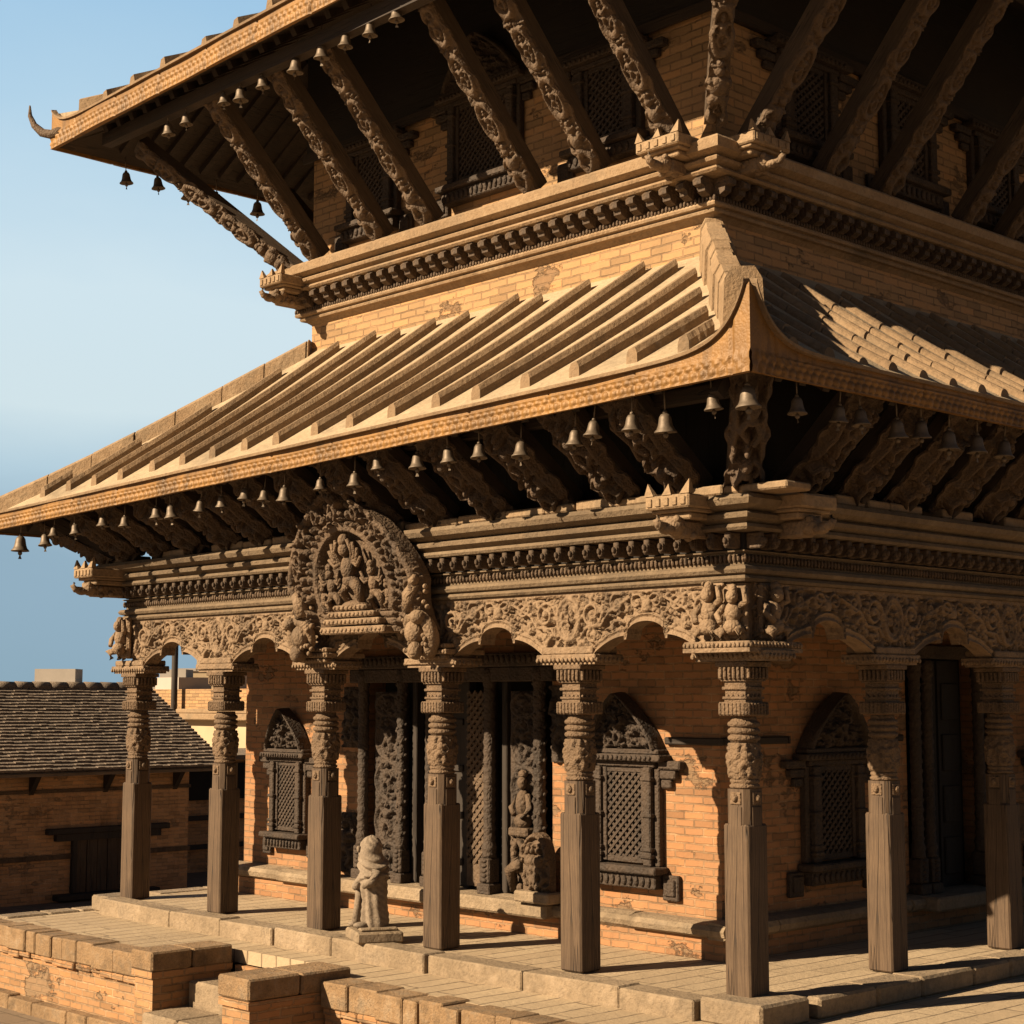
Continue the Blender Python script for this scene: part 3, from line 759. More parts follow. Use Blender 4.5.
for k in range(16):
    for sg in (-1, 1): mb.ell((-.29+.58*k/15, sg*.312, 2.512), (.014, .012, .018), None, 6, 5); mb.ell((sg*.312, -.29+.58*k/15, 2.512), (.012, .014, .018), None, 6, 5)
for k in range(2): pass
mb.build("corner_bracket", M['carved'], T)

# ---- struts --------------------------------------------------------------------------------
def strut_mesh(Ls, w, d, kind, seed):
    """beam along local +z from the foot, its carved face to local -y; returns (beam MB, carving MB)"""
    random.seed(seed); bm_ = MB(); bm_.box((0, d/2, Ls/2), (w*.82, d, Ls), None, .01)
    v0, v1 = .02, Ls-.06; stp = []; hw = w/2
    if kind == 'slim':
        n = 3; seg = (v1-v0)/(n+1.15)
        stp += figure(0, v0+.0, seg*1.05, .008, .04)+fill(-hw, hw, v0, v0+seg*1.1, 60, .012, .028, .03)
        for k in range(n):
            c = v0+seg*(1.12+k)+seg*.42
            stp += [('r', 0, c, hw*.78, seg*.38, .022, .034, 0), ('d', 0, c, hw*.5, seg*.28, 0, .012, 0)]+figure(0, c-seg*.25, seg*.5, .006, .034)
            stp += fill(-hw, hw, c+seg*.36, c+seg*.60, 14, .018, .034, .034)
        stp += [('t', [(-hw*.7, v1-.02), (-hw*.2, v1-.2), (hw*.6, v1-.28)], .03, .02, 0), ('t', [(hw*.7, v1-.02), (hw*.1, v1-.14)], .03, .02, 0)]
        stp += fill(-hw, hw, v0, v1, 60, .01, .022, .014)
    else:
        stp += figure(0, v0+Ls*.02, Ls*.40, .012, .055)+figure(0.02, v0+Ls*.42, Ls*.42, .012, .055)
        stp += [('t', [(-hw*.8, v0+Ls*.3), (-hw*.5, v0+Ls*.55), (-hw*.85, v0+Ls*.8)], .03, .04, 0), ('t', [(hw*.85, v0+Ls*.1), (hw*.6, v0+Ls*.5), (hw*.85, v0+Ls*.85)], .03, .04, 0)]
        stp += fill(-hw, hw, v0, v1, 120, .011, .03, .026)
    res = .0105; nu = int(w/res)+1; nv = int((v1-v0)/res)+1
    s = np.linspace(-1, 1, nu); v = np.linspace(v0, v1, nv)
    ph = random.uniform(0, 6); wv = hw*(.90+.12*np.sin(v*14+ph)+.06*np.sin(v*37+ph*2))
    P = np.stack([s[:, None]*wv[None], np.repeat(v[None], nu, 0)], -1)
    h = field(P, stp)*(1.35 if kind == 'slim' else 1.9)*np.clip((1-np.abs(s))*5, .25, 1)[:, None]
    cv = MB(); relief_mesh(cv, P, h, .02, lambda u, vv, hh: st3(u, -.012-hh, vv))
    return bm_, cv
def strut_proto(Ls, w, d, kind, seed, wood):
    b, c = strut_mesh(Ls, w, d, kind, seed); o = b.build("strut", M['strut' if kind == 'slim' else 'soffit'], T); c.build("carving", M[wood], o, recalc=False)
    return o
def place_strut(proto, foot, head, used, Ls, twist=0.0):
    o = proto if not used else copy_tree(proto, T)
    f, h = Vector(foot), Vector(head); z = (h-f).normalized(); out = Vector((h.x-f.x, h.y-f.y, 0)).normalized()
    y = -(out-z*out.dot(z)).normalized(); x = y.cross(z)
    Mx = Matrix((x, y, z)).transposed().to_4x4(); Mx.translation = f
    if twist: Mx = Mx @ Matrix.Rotation(twist, 4, 'Z')
    o.matrix_local = Mx @ Matrix.Scale((h-f).length/Ls, 4, (0, 0, 1)); return o
def ze_l(x): return 4.26+.027*(x-1.0)
def ze_u(x): return 8.57+.025*(x-.7)
LU = 2.12
up = [strut_proto(LU, .225, .17, 'slim', 11+k, 'carved_mid') for k in range(3)]; cnt = [0, 0, 0]; k = 0
for x in (-6.62, -5.52, -4.74, -3.26, -2.42, -1.48):
    i = k % 3; place_strut(up[i], (x, 1.02, 6.87), (x, -.42, ze_u(x)-.03), cnt[i], LU); cnt[i] += 1; k += 1
for y in (1.52, 2.62, 3.52, 4.95, 5.75, 7.1):
    i = k % 3; place_strut(up[i], (-1.02, y, 6.87), (.36, y, ze_u(.3)-.03), cnt[i], LU); cnt[i] += 1; k += 1
cs = strut_proto(LU*1.3, .21, .17, 'slim', 31, 'carved_mid')
place_strut(cs, (-1.06, 1.06, 6.98), (.30, -.30, 8.52), 0, LU*1.3); place_strut(cs, (-6.98, 1.06, 6.74), (-8.3, -.25, 8.26), 1, LU*1.3, .8)
for x, y in ((WX0-.25, 2.1), (WX0-.25, 3.0), (WX0-.25, 4.2), (WX0-.25, 5.4)):
    place_strut(up[0], (x, y, 6.87), (x-1.5, y, 8.26), 1, LU)
LLs = 1.12
lo = [strut_proto(LLs, .42, .13, 'wide', 41+k, 'strut_carving') for k in range(4)]; cnt = [0]*4; k = 0
for x in (-.34, -.98, -1.68, -2.42, -3.16, -3.80, -4.50, -5.10, -5.70, -6.28, -6.92, -7.56, -8.2):
    i = (k*3+1) % 4; place_strut(lo[i], (x, -.17, 3.66), (x-.02, -1.02, ze_l(x)+.10), cnt[i], LLs); cnt[i] += 1; k += 1
for y in (.42, 1.1, 1.75, 2.4, 3.05, 3.7, 4.4, 5.1, 5.8, 6.5, 7.2, 7.9):
    i = (k*3+1) % 4; place_strut(lo[i], (.17, y, 3.66), (.92, y, 4.37), cnt[i], LLs); cnt[i] += 1; k += 1
cl = strut_proto(LLs, .30, .16, 'wide', 51, 'strut_carving')
place_strut(cl, (.14, -.14, 3.62), (.86, -.92, 4.40), 0, LLs); place_strut(cl, (XL-.2, -.2, 3.62), (XL-.84, -.84, 4.08), 1, LLs)

mb = MB(); mb.bb(WX0-.06, WX1+.06, WY0-.06, WY0+.3, 8.16, 10.0); mb.bb(WX1-.3, WX1+.06, WY0+.3, WY1, 8.12, 10.0); mb.build('timber_band', M['boards_shade'], T, swap=True)
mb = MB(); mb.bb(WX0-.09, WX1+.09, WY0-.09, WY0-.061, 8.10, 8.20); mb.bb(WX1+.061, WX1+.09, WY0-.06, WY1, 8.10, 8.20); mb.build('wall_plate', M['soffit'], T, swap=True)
mb = MB(); mb.bb(XL+.08, -.08, .06, .10, 3.603, 4.75); mb.bb(-.12, -.08, .1, DY-.1, 3.603, 4.75); mb.build('strut_gap_shade', M['boards_shade'], T)  # near-black sheet added behind the lower struts as painted eave shade
# ---- roofs ----------------------------------------------------------------------------------
def make_roof(eave, wall, ze, ztop, fh, lift, sag, rib_sp, sides_ribs, seed):
    z_top_low = ztop < 8
    random.seed(seed); x0, x1, y0, y1 = eave; a0, a1, b0, b1 = wall
    LL = .04 if z_top_low else .20
    def lf(d, L_): return L_*np.exp(-(np.asarray(d)/.17)**.95)
    def lz(side, p, t):
        if side in 'SN': lo_, hi_ = x0+(a0-x0)*t, x1+(a1-x1)*t
        else: lo_, hi_ = y0+(b0-y0)*t, y1+(b1-y1)*t
        l0, l1 = {'S': (LL, lift), 'N': (LL, lift), 'E': (lift, lift), 'W': (LL, LL)}[side]
        return np.maximum(lf(np.clip(p-lo_, 0, None), l0), lf(np.clip(hi_-p, 0, None), l1))*np.clip(1-t*2.6, 0, 1)**2
    def z_at(side, p, t):                       # p: position along the side (x for S/N, y for E/W)
        t = np.asarray(t, float); p = np.asarray(p, float)
        if side in 'SN': e = ze(p); lo_, hi_ = x0+(a0-x0)*t, x1+(a1-x1)*t
        else: e = ze(x1 if side == 'E' else x0)+0*p; lo_, hi_ = y0+(b0-y0)*t, y1+(b1-y1)*t
        return (e+fh)*(1-t)+ztop*t-sag*np.sin(math.pi*t)+lz(side, p, t)
    def pt(side, p, t, dz=0.0):
        z = z_at(side, p, t)+dz
        if side == 'S': return st3(p, y0+(b0-y0)*t, z)
        if side == 'N': return st3(p, y1+(b1-y1)*t, z)
        if side == 'E': return st3(x1+(a1-x1)*t, p, z)
        return st3(x0+(a0-x0)*t, p, z)
    surf = MB(); unds = {k: MB() for k in 'SENW'}
    for side in 'SENW':
        s = np.concatenate([np.linspace(0, .12, 26), np.linspace(.14, .86, 60), np.linspace(.88, 1, 26)]); t = np.linspace(0, 1, 30)
        S_, T_ = np.meshgrid(s, t, indexing='ij')
        if side in 'SN': lo_, hi_ = x0+(a0-x0)*T_, x1+(a1-x1)*T_
        else: lo_, hi_ = y0+(b0-y0)*T_, y1+(b1-y1)*T_
        Pp = lo_+(hi_-lo_)*S_; surf.grid(pt(side, Pp, T_), True, flip=side in 'NW')
        # boarded underside with rafters
        ins = np.where(T_ < .001, .0, 0); und = unds[side]; Zu = z_at(side, Pp, T_)-lz(side, Pp, T_)-fh*.75-.02
        G = pt(side, Pp, T_); G[..., 2] = Zu; und.grid(G[::3, ::3], False, flip=side in 'SE')
    roof = surf.build("roof", M['pan'], T, recalc=False)
    for side in 'SENW':
        und = unds[side]; n0, n1 = (x0, x1) if side in 'SN' else (y0, y1); q = n0+.2
        while q < n1-.1:
            c0, c1 = ((a0, a1) if side in 'SN' else (b0, b1))
            tm = 1.0
            if q > c1: tm = (n1-q)/(n1-c1)
            if q < c0: tm = (q-n0)/(c0-n0)
            if tm > .12 and side in 'SEW':
                e0 = pt(side, q, .05)-np.array([0, 0, fh*.75+.06]); e1 = pt(side, q, tm*.97)-np.array([0, 0, fh*.75+.06])
                e0[2] -= float(z_at(side, q, .05)-z_at(side, (n0+n1)/2, .05))*(1 if min(q-n0, n1-q) < .6 else 0)
                f = Vector(e0); g = Vector(e1); zz = (g-f).normalized(); xx = Vector((1, 0, 0)) if side == 'S' else Vector((0, 1, 0)); yy = zz.cross(xx)
                Mx = Matrix((xx, yy, zz)).transposed().to_4x4(); Mx.translation = (f+g)/2
                und.box((0, 0, 0), (.075, .085, (g-f).length), Mx)
            q += .27
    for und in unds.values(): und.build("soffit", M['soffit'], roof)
    # gilded fascia with a stamped leaf border; its top edge sweeps up at the corners
    for side in 'SEW':
        n0, n1 = (x0, x1) if side in 'SN' else (y0, y1); nu = int((n1-n0)/.0135); p = np.linspace(n0, n1, nu); nv = 20; v = np.linspace(0, 1, nv)
        zb = (ze(p) if side == 'S' else ze(x1 if side == 'E' else x0)+0*p); top = z_at(side, p, 0)+.012
        Zb = np.repeat(zb[:, None], nv, 1); Hh = (top-zb)[:, None]*v[None]; Zz = Zb+Hh
        Pq = np.repeat(p[:, None], nv, 1); ph = (Pq/.082) % 1-.5; zz = Hh/(fh*.72)
        leaf = np.where((zz > .12) & (zz < .62), .022*np.sqrt(np.clip(1-(ph/.42)**2-((zz-.36)/.27)**2, 0, 1)), 0)
        leaf += np.where((zz > .60) & (zz < 1), .018*np.sqrt(np.clip(1-((((Pq/.082+.5) % 1)-.5)/.4)**2-((zz-.8)/.18)**2, 0, 1)), 0)
        leaf += np.where(zz < .11, .011, 0)+np.where((zz > 1.0) & (zz < 1.12), .014, 0)
        wav = .006*np.sin(Pq*2.1)+.004*np.sin(Pq*5.3+1)
        pn = np.floor(Pq/.87); off = leaf+wav+.009*np.sin(pn*12.9898)-.012*(np.abs((Pq/.87) % 1-.5) > .488); th = .03
        f3 = MB()
        to = (lambda u, z, o: st3(u, y0-.03-o, z)) if side == 'S' else ((lambda u, z, o: st3(x1+.03+o, u, z)) if side == 'E' else (lambda u, z, o: st3(x0-.03-o, u, z)))
        FR = to(Pq, Zz, off); FR[0, :, 0 if side == 'S' else 1] += (-.03); FR[-1, :, 0 if side == 'S' else 1] += .03
        BK = to(Pq, Zz, -th+0*off)
        f3.grid(FR, True); f3.grid(BK, True, True)
        f3.add(np.concatenate([FR[:, -1], BK[:, -1]]), [(i, i+1, nu+i+1, nu+i) for i in range(nu-1)])
        f3.add(np.concatenate([FR[:, 0], BK[:, 0]]), [(i+1, i, nu+i, nu+i+1) for i in range(nu-1)])
        de = MB(); tp_ = to(p, top, np.full(nu, .0)); sg_ = np.array(to(0., 0., 1.))-np.array(to(0., 0., 0.)); Vd = []
        for k_ in range(nu):
            for (o_, z_) in ((-.03, -.012), (.034, -.016), (.036, .008), (-.03, .022)): Vd.append(tp_[k_]+sg_*o_+np.array([0, 0, z_+.012]))
        Fd = [(k_*4+a_, k_*4+(a_+1) % 4, (k_+1)*4+(a_+1) % 4, (k_+1)*4+a_) for k_ in range(nu-1) for a_ in range(4)]
        de.add(Vd, Fd+[(0, 1, 2, 3), tuple(range(nu*4-1, nu*4-5, -1))]); de.build("drip_edge", M['rib'], roof, recalc=True)
        f3.build("fascia", M['gold'], roof, recalc=True)
    # ribs
    for side, style, *sp_ in sides_ribs:
        rsp = sp_[0] if sp_ else rib_sp
        n0, n1 = (x0, x1) if side in 'SN' else (y0, y1); c0, c1 = ((a0, a1) if side in 'SN' else (b0, b1))
        q = n1-.78 if side in 'S' else n0+.82; stp_ = -rsp if side == 'S' else rsp
        while n0+.55 < q < n1-.55:
            tm = .97
            if q+.4 > c1 and side == 'S': tm = (n1-q-.05)/(n1-c1+.5)-.07
            elif q > c1: tm = (n1-q)/(n1-c1)-.09
            if q < c0: tm = (q-n0)/(c0-n0)-.07
            t0 = (.105 if z_top_low else .012)+random.uniform(-.012, .012); tm = min(tm, random.uniform(.90, .965))
            if tm-t0 > .05:
                sk = .5 if side == 'S' else 0
                rb = MB(); nseg = 12 if style == 'bar' else 10
                ts = np.linspace(t0, tm, nseg+1)
                wv = .054; hv = (.115 if z_top_low else .18) if style == 'bar' else .07
                if style == 'bar':
                    sec = [(-wv, -.03), (-wv*.95, hv*.55), (-wv*.62, hv*.92), (wv*.55, hv), (wv*.95, hv*.6), (wv, -.03)]
                    C_ = [pt(side, q+sk*(tt-.1)+random.uniform(-.005, .005), tt) for tt in ts]; Vv = []; n = len(sec)
                    for c in C_:
                        for (p_, h_) in sec: Vv.append(c+(np.array([p_, 0, h_]) if side in 'SN' else np.array([0, p_, h_])))
                    F = [(k*n+i, k*n+(i+1) % n, (k+1)*n+(i+1) % n, (k+1)*n+i) for k in range(nseg) for i in range(n)]
                    F += [tuple(range(n)), tuple(reversed(range(nseg*n, nseg*n+n)))]
                    rb.add(Vv, F)
                else:
                    t_ = t0
                    while t_ < tm-.02:
                        l = min(random.uniform(.11, .2), tm-t_); c_a = pt(side, q+random.uniform(-.012, .012), t_); c_b = pt(side, q+random.uniform(-.012, .012), t_+l-.006)
                        hz = random.uniform(-.008, .012); Vv = []
                        for c, sc in ((c_a, 1.06), (c_b, .96)):
                            for a in np.linspace(0, math.pi, 9):
                                Vv.append(c+np.array([0, .062*sc*math.cos(a), .072*sc*math.sin(a)-.015+hz]) if side in 'EW' else c+np.array([.075*sc*math.cos(a), 0, .085*sc*math.sin(a)-.015+hz]))
                        rb.add(Vv, [(i, i+1, 10+i, 9+i) for i in range(8)]+[tuple(range(9)), tuple(range(17, 8, -1))]); t_ += l
                rb.build("roof_rib", M['rib'], roof, recalc=True)
            q += stp_*random.uniform(.94, 1.06)
    # hip ridges of stepped bricks
    for (cx, cy, wx, wy, side) in ((x1, y0, a1, b0, 'S'), (x0, y0, a0, b0, 'S'), (x1, y1, a1, b1, 'N'), (x0, y1, a0, b1, 'N')):
        h = MB(); t = .13 if cx == x1 else .05; dirv = Vector((wx-cx, wy-cy, 0)).normalized(); nrm = Vector((-dirv.y, dirv.x, 0)); first = True
        while t < 1.0:
            l = random.uniform(.075, .10)*(1 if cx == x1 else 1.6); tb = min(t+l, 1.0)
            P0, P1 = [np.array([cx+(wx-cx)*q, cy+(wy-cy)*q, float(z_at(side, cx+(wx-cx)*q, q))]) for q in (t, tb-.004)]
            sw = random.uniform(.098, .13); hh = ((.30 if z_top_low else .2) if cx == x1 else (.13 if z_top_low else .10))+random.uniform(-.018, .018)*(1 if cx == x1 else .4)
            nn = np.array(nrm); V = []
            for P in (P0, P1):
                for (a, zz) in ((-sw*1.15, -.16), (-sw, hh*.72), (-sw*.6, hh), (sw*.6, hh), (sw, hh*.72), (sw*1.15, -.16)): V.append(P+nn*a+np.array([0, 0, zz]))
            h.add(V, [(i, (i+1) % 6, 6+(i+1) % 6, 6+i) for i in range(6)]+[tuple(range(6)), tuple(range(11, 5, -1))])
            t = tb
        h.build("hip_ridge", M['ridge'], roof)
    return roof, z_at
r1, z_l = make_roof((-9.85, 1.0, -1.12, DY+1.12), (WX0, WX1, WY0, WY1), lambda x: ze_l(np.asarray(x, float)), 5.96, .165, .42, .05, .54, (('S', 'bar'), ('E', 'seg', .40), ('W', 'bar')), 3)
r2, z_u = make_roof((-9.2, .7, -.75, DY+.75), (-5.2, -3.2, 3.4, 5.4), lambda x: ze_u(np.asarray(x, float)), 11.2, .22, .05, .25, .62, (('S', 'bar'), ('E', 'seg')), 4)
# upturned horn at the far corner of the upper roof
mb = MB(); pts = [(-9.0, -.72, 8.52), (-9.20, -.79, 8.49), (-9.33, -.85, 8.53), (-9.43, -.90, 8.63), (-9.48, -.93, 8.75), (-9.49, -.93, 8.87)]
mb.tube(pts, [.062, .058, .05, .038, .026, .010], 8); mb.build("corner_horn", M['carved_mid'], r2)
# a beam that the upper ends of the struts carry, just inside each eave
mb = MB()
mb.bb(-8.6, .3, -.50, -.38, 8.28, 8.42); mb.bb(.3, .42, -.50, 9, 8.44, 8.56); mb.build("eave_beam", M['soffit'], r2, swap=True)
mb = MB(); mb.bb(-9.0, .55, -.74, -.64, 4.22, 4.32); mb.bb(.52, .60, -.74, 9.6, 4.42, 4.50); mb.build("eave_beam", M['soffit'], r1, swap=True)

# ---- windows -----------------------------------------------------------------------------------
def lattice(mb, x0, x1, z0, z1, y, s=.075, w=.024, d=.02):
    for sg in (1, -1):
        c0 = (x0+z0) if sg > 0 else (x0-z1); c1 = (x1+z1) if sg > 0 else (x1-z0); c = c0+s/2
        while c < c1:
            pts = []
            for x in (x0, x1):
                z = (c-x) if sg > 0 else (x-c)
                if z0 <= z <= z1: pts.append((x, z))
            for z in (z0, z1):
                x = (c-z) if sg > 0 else (c+z)
                if x0 < x < x1: pts.append((x, z))
            if len(pts) >= 2:
                (ax, az), (bx, bz) = pts[0], pts[1]; l = math.hypot(bx-ax, bz-az)
                if l > .02: mb.box(((ax+bx)/2, y+(.004 if sg > 0 else -.004), (az+bz)/2), (l, d, w), Matrix.Translation(((ax+bx)/2, y, (az+bz)/2)) @ Matrix.Rotation(-math.atan2(bz-az, bx-ax), 4, 'Y') @ Matrix.Translation((-(ax+bx)/2, -y, -(az+bz)/2)))
            c += s
def panel_relief(x0, x1, z0, z1, y, stp, depth=.03, res=.012):
    P = rect_grid(x0, x1, z0, z1, res); mb = MB(); relief_mesh(mb, P, field(P, stp), depth, lambda u, v, h: st3(u, y-h, v)); return mb
def make_window(parent, w, h, z0, tym=True, mat='carved_dark', name="window"):
    """local frame: wall plane y = 0, outside towards -y, centred on x = 0; returns the window empty"""
    W = empty(name, (0, 0, 0), 0, parent); x0, x1 = -w/2, w/2; z1 = z0+h
    f = MB()
    for sx in (-1, 1):
        f.bb(min(sx*w/2, sx*(w/2+.09)), max(sx*w/2, sx*(w/2+.09)), -.12, 0, z0-.02, z1, .01)
        f.bb(min(sx*(w/2+.095), sx*(w/2+.15)), max(sx*(w/2+.095), sx*(w/2+.15)), -.07, 0, z0-.02, z1, .008)
        f.bb(min(sx*(w/2-.045), sx*w/2), max(sx*(w/2-.045), sx*(w/2-.004)), -.085, 0, z0, z1-.003, .006)
        for zz in (z0+.06, z0+.12, (z0+z1)/2, z1-.1): f.box((sx*(w/2+.045), -.06, zz), (.125, .15, .035), None, .008)
    f.bb(x0-.13, x1+.13, -.105, 0, z1+.001, z1+.05, .008)
    f.bb(x0+.05, x1-.05, -.075, 0, z0, z0+.045); f.bb(x0+.05, x1-.05, -.075, 0, z1-.045, z1-.001)
    f.build("frame", M[mat], W)
    bk = MB(); bk.bb(x0, x1, -.03, -.002, z0, z1); bk.build("opening_shade_sheet", M['black'], W)  # black sheet on the uncut wall, painted darkness behind the lattice
    lt = MB(); lattice(lt, x0+.045, x1-.045, z0+.04, z1-.04, -.055); lt.build("lattice", M[mat], W)
    sl = MB(); sl.bb(x0-.2, x1+.2, -.19, 0, z0-.085, z0-.022, .012); sl.bb(x0-.15, x1+.15, -.13, 0, z0-.21, z0-.086, .01)
    for i in range(int((w+.3)/.07)): sl.ell((x0-.12+i*.07, -.135, z0-.15), (.026, .02, .045), None, 7, 5)
    for sx in (-1, 1):
        xx = [sx*(w/2+.16), sx*(w/2+.34)]; sl.bb(min(xx), max(xx), -.05, 0, z0-.30, z0-.086, .01); sl.bb(min(xx)+.03, max(xx)-.03, -.07, 0, z0-.26, z0-.12, .008)
    sl.build("sill", M[mat], W)
    ln = MB(); ln.bb(x0-.24, x1+.24, -.17, 0, z1+.051, z1+.11, .01); ln.bb(x0-.2, x1+.2, -.14, 0, z1+.111, z1+.155, .01)
    for i in range(int((w+.4)/.055)): ln.ell((x0-.19+i*.055, -.172, z1+.08), (.02, .015, .022), None, 6, 5)
    for sx in (-1, 1):
        for k, (ex, zz) in enumerate(((.40, .06), (.33, -.02), (.27, -.10))):
            xx = [sx*(w/2+.155), sx*(w/2+ex)]; ln.bb(min(xx), max(xx), -.055-.018*(2-k), 0, z1+zz-.075, z1+zz-.001, .012)
    ln.build("lintel", M[mat], W)
    if tym:
        hw = w/2+.17; ht = .49; nu, nv = 70, 40; s = np.linspace(-1, 1, nu); t = np.linspace(0, 1, nv)
        wv = hw*np.clip(1-t**1.35, 0.006, 1)**.88
        P = np.stack([s[:, None]*wv[None], np.repeat((t*ht)[None], nu, 0)], -1)
        stp = figure(0, .02, .28, .02, .04)+figure(-.14, .01, .19, .015, .03)+figure(.14, .01, .19, .015, .03)+fill(-hw, hw, 0, ht, 160, .015, .035, .03)
        for k in range(24):
            tt = k/24; stp += [('d', hw*(1-tt**1.35)**.88*.93, tt*ht, .026, .03, 0, .045, 0), ('d', -hw*(1-tt**1.35)**.88*.93, tt*ht, .026, .03, 0, .045, 0)]
        hh_ = field(P, stp)*1.5; tm = MB(); relief_mesh(tm, P, np.where(hh_ < .006, -.025, hh_), .1, lambda u, v, hh: st3(u, -.10-hh-v*.12, z1+.157+v)); tm.build("tympanum", M[mat], W, recalc=False)
    return W
win = make_window(T, .50, .82, .72); win.location = (-2.32, WY0, 0)
w2 = copy_tree(win, T); w2.location = (-7.30, WY0, .06); w2.scale = (.80, 1, .90)
w3 = copy_tree(win, T); w3.location = (WX1, 2.82, 0); w3.rotation_euler[2] = math.pi/2; w3.scale = (1.12, 1, 1)
w4 = copy_tree(win, T); w4.location = (WX1, 6.7, 0); w4.rotation_euler[2] = math.pi/2
m = MB(); rough_beam(m, -1.88, WX1+.05, WY0-.024, .05, 1.735, 1.80); m.build("string_course", M['wood_dark'], T, swap=True)
m = MB(ROTR); rough_beam(m, WY0+.001, 2.2, -WX1-.024-2*0, .05, 1.735, 1.80); rough_beam(m, 3.45, RY0-.1, -WX1-.024, .05, 1.735, 1.80)
sc_ = m.build("string_course", M['wood_dark'], T, swap=True)
uw = make_window(T, .46, .72, 7.25, False); uw.location = (-2.5, WY0, 0); uw.scale = (1.15, 1, 1)
mw = make_window(T, .78, .80, 7.3, True); mw.location = (-4.18, WY0, 0)
for x in (-5.95,):
    c = copy_tree(uw, T); c.location = (x, WY0, 0)
for y in (2.62, 4.3, 5.9):
    c = copy_tree(uw, T); c.location = (WX1, y, -.0 if y != 4.3 else -.86); c.rotation_euler[2] = math.pi/2; c.scale = (1.25, 1, 1.0 if y != 4.3 else 1.12)

# ---- the great door on the sunlit side -----------------------------------------------------------
D = empty("door", (0, WY0, 0), 0, T)           # local: wall plane y = 0
def pillar(x, z0, z1, r, y=-.06, mat='carved_dark', rope=False):
    m = MB(); m.box((x, y, z0+.05), (r*3.2, r*3.2, .10), None, .01); m.box((x, y, z0+.22), (r*2.6, r*2.6, .23), None, .012)
    z = z0+.34; pr = [(r*1.1, 0)]; hgt = z1-z
    for k in range(int(hgt/.03)):
        zz = k*.03
        pr.append((r*(1.0+(.16 if (k % 3 == 0) else 0)+(.2 if zz < .14 or zz > hgt-.16 else 0)), zz))
    m.lathe(pr+[(r, hgt)], 14, (x, y, z))
    if rope:
        for k in range(int(hgt/.022)):
            a = k*.9; m.ell((x+r*1.02*math.cos(a), y+r*1.02*math.sin(a), z+k*.022), (r*.4, r*.4, .02), None, 6, 4)
    for k in range(5): m.ell((x, y-r*1.3, z0+.13+k*.045), (r*.8, .02, .02), None, 7, 5)
    return m.build("door_pillar", M[mat], D)
for x, r, rope in ((-5.98, .055, False), (-5.36, .05, True), (-4.93, .045, False), (-4.06, .055, False), (-3.38, .055, True)): pillar(x, .30, 2.42, r, -.07, 'carved_dark', rope)
for x, y in ((-5.25, .0), (-4.52, .05), (-4.17, .02), (-3.92, -.01)):
    m = MB(); m.bb(x-.035, x+.035, y, y+.1, .31, 2.42, .008); m.build("door_jamb", M['wood_dark'], D)
def carved_panel(x0, x1, z0, z1, y, lat=True):
    stp = []; w_ = x1-x0; c = (x0+x1)/2; z = z0
    hs = [.36, .42, .40, .44, .40]; k = 0
    while z < z1-.2:
        h_ = min(hs[k % 5], z1-z); stp += figure(c, z+.02, h_*.9, .012, .06)+[('r', c, z+h_*.45, w_*.42, h_*.46, .02, .035, 0)]+fill(x0+.02, x1-.02, z, z+h_, 30, .015, .04, .03); z += h_; k += 1
    m = panel_relief(x0, x1, z0, z1, y, stp, .06); return m.build("carved_panel", M['carved_dark'], D, recalc=False)
carved_panel(-5.90, -5.42, .34, 2.2, .02); carved_panel(-3.86, -3.45, .34, 2.2, .02)
m = panel_relief(-6.38, -6.10, 1.62, 2.25, -.02, figure(-6.24, 1.66, .5, .01, .06)+fill(-6.38, -6.1, 1.62, 2.25, 50, .02, .05, .04), .02); m.build("carved_wing", M['carved_dark'], D, recalc=False)
m = panel_relief(-3.27, -2.98, 1.55, 2.25, -.02, figure(-3.12, 1.6, .55, .01, .06)+fill(-3.27, -2.98, 1.55, 2.25, 50, .02, .05, .04), .02); m.build("carved_wing", M['carved_dark'], D, recalc=False)
m = panel_relief(-6.42, -6.12, .34, .95, -.03, figure(-6.27, .36, .55, .01, .08)+fill(-6.42, -6.12, .34, .95, 50, .02, .05, .05), .03); m.build("carved_wing", M['carved_dark'], D, recalc=False)
# figure standing in front of the right-hand panel
m = MB(); cx = -3.62
m.ell((cx, -.05, 1.16), (.075, .07, .13)); m.ell((cx, -.06, 1.35), (.05, .05, .065)); m.ell((cx, -.05, 1.43), (.05, .045, .04)); m.ell((cx, -.05, 1.0), (.10, .08, .08))
m.tube([(cx-.06, -.05, 1.24), (cx-.12, -.09, 1.12), (cx-.05, -.12, 1.06)], .028); m.tube([(cx+.06, -.05, 1.24), (cx+.12, -.09, 1.12), (cx+.06, -.12, 1.02)], .028)
m.box((cx, -.05, .90), (.26, .16, .08), None, .015)
for k in range(40): m.ell((cx+random.uniform(-.15, .15), random.uniform(-.06, .0), random.uniform(.34, .86)), (.04, .04, .05), None, 7, 5)
m.tube([(cx-.1, -.06, .36), (cx-.12, -.1, .55), (cx, -.12, .62), (cx+.09, -.1, .74), (cx, -.1, .82)], [.05, .06, .06, .05, .03])
m.build("figure_relief", M['carved_mid'], D)
lt = MB(); lt.bb(-4.49, -4.20, .03, .06, .34, .55); lattice(lt, -4.49, -4.20, .55, 2.2, .045, .085, .034, .03); lt.bb(-4.49, -4.20, .03, .06, 1.33, 1.37); lt.build("lattice", M['carved_mid'], D)
dl = MB(); dl.bb(-4.88, -4.58, .10, .14, .32, 2.3)
for k in range(4): dl.box((-4.73, .09, .55+k*.45), (.24, .03, .06), None, .006)
dl.build("door_leaf", M['wood_dark'], D)
m = MB(); m.bb(DX0, DX1, .30, .33, -.02, DZ); m.build("opening_shade_sheet", M['black'], D)  # black back sheet paints the unlit depth of the doorway
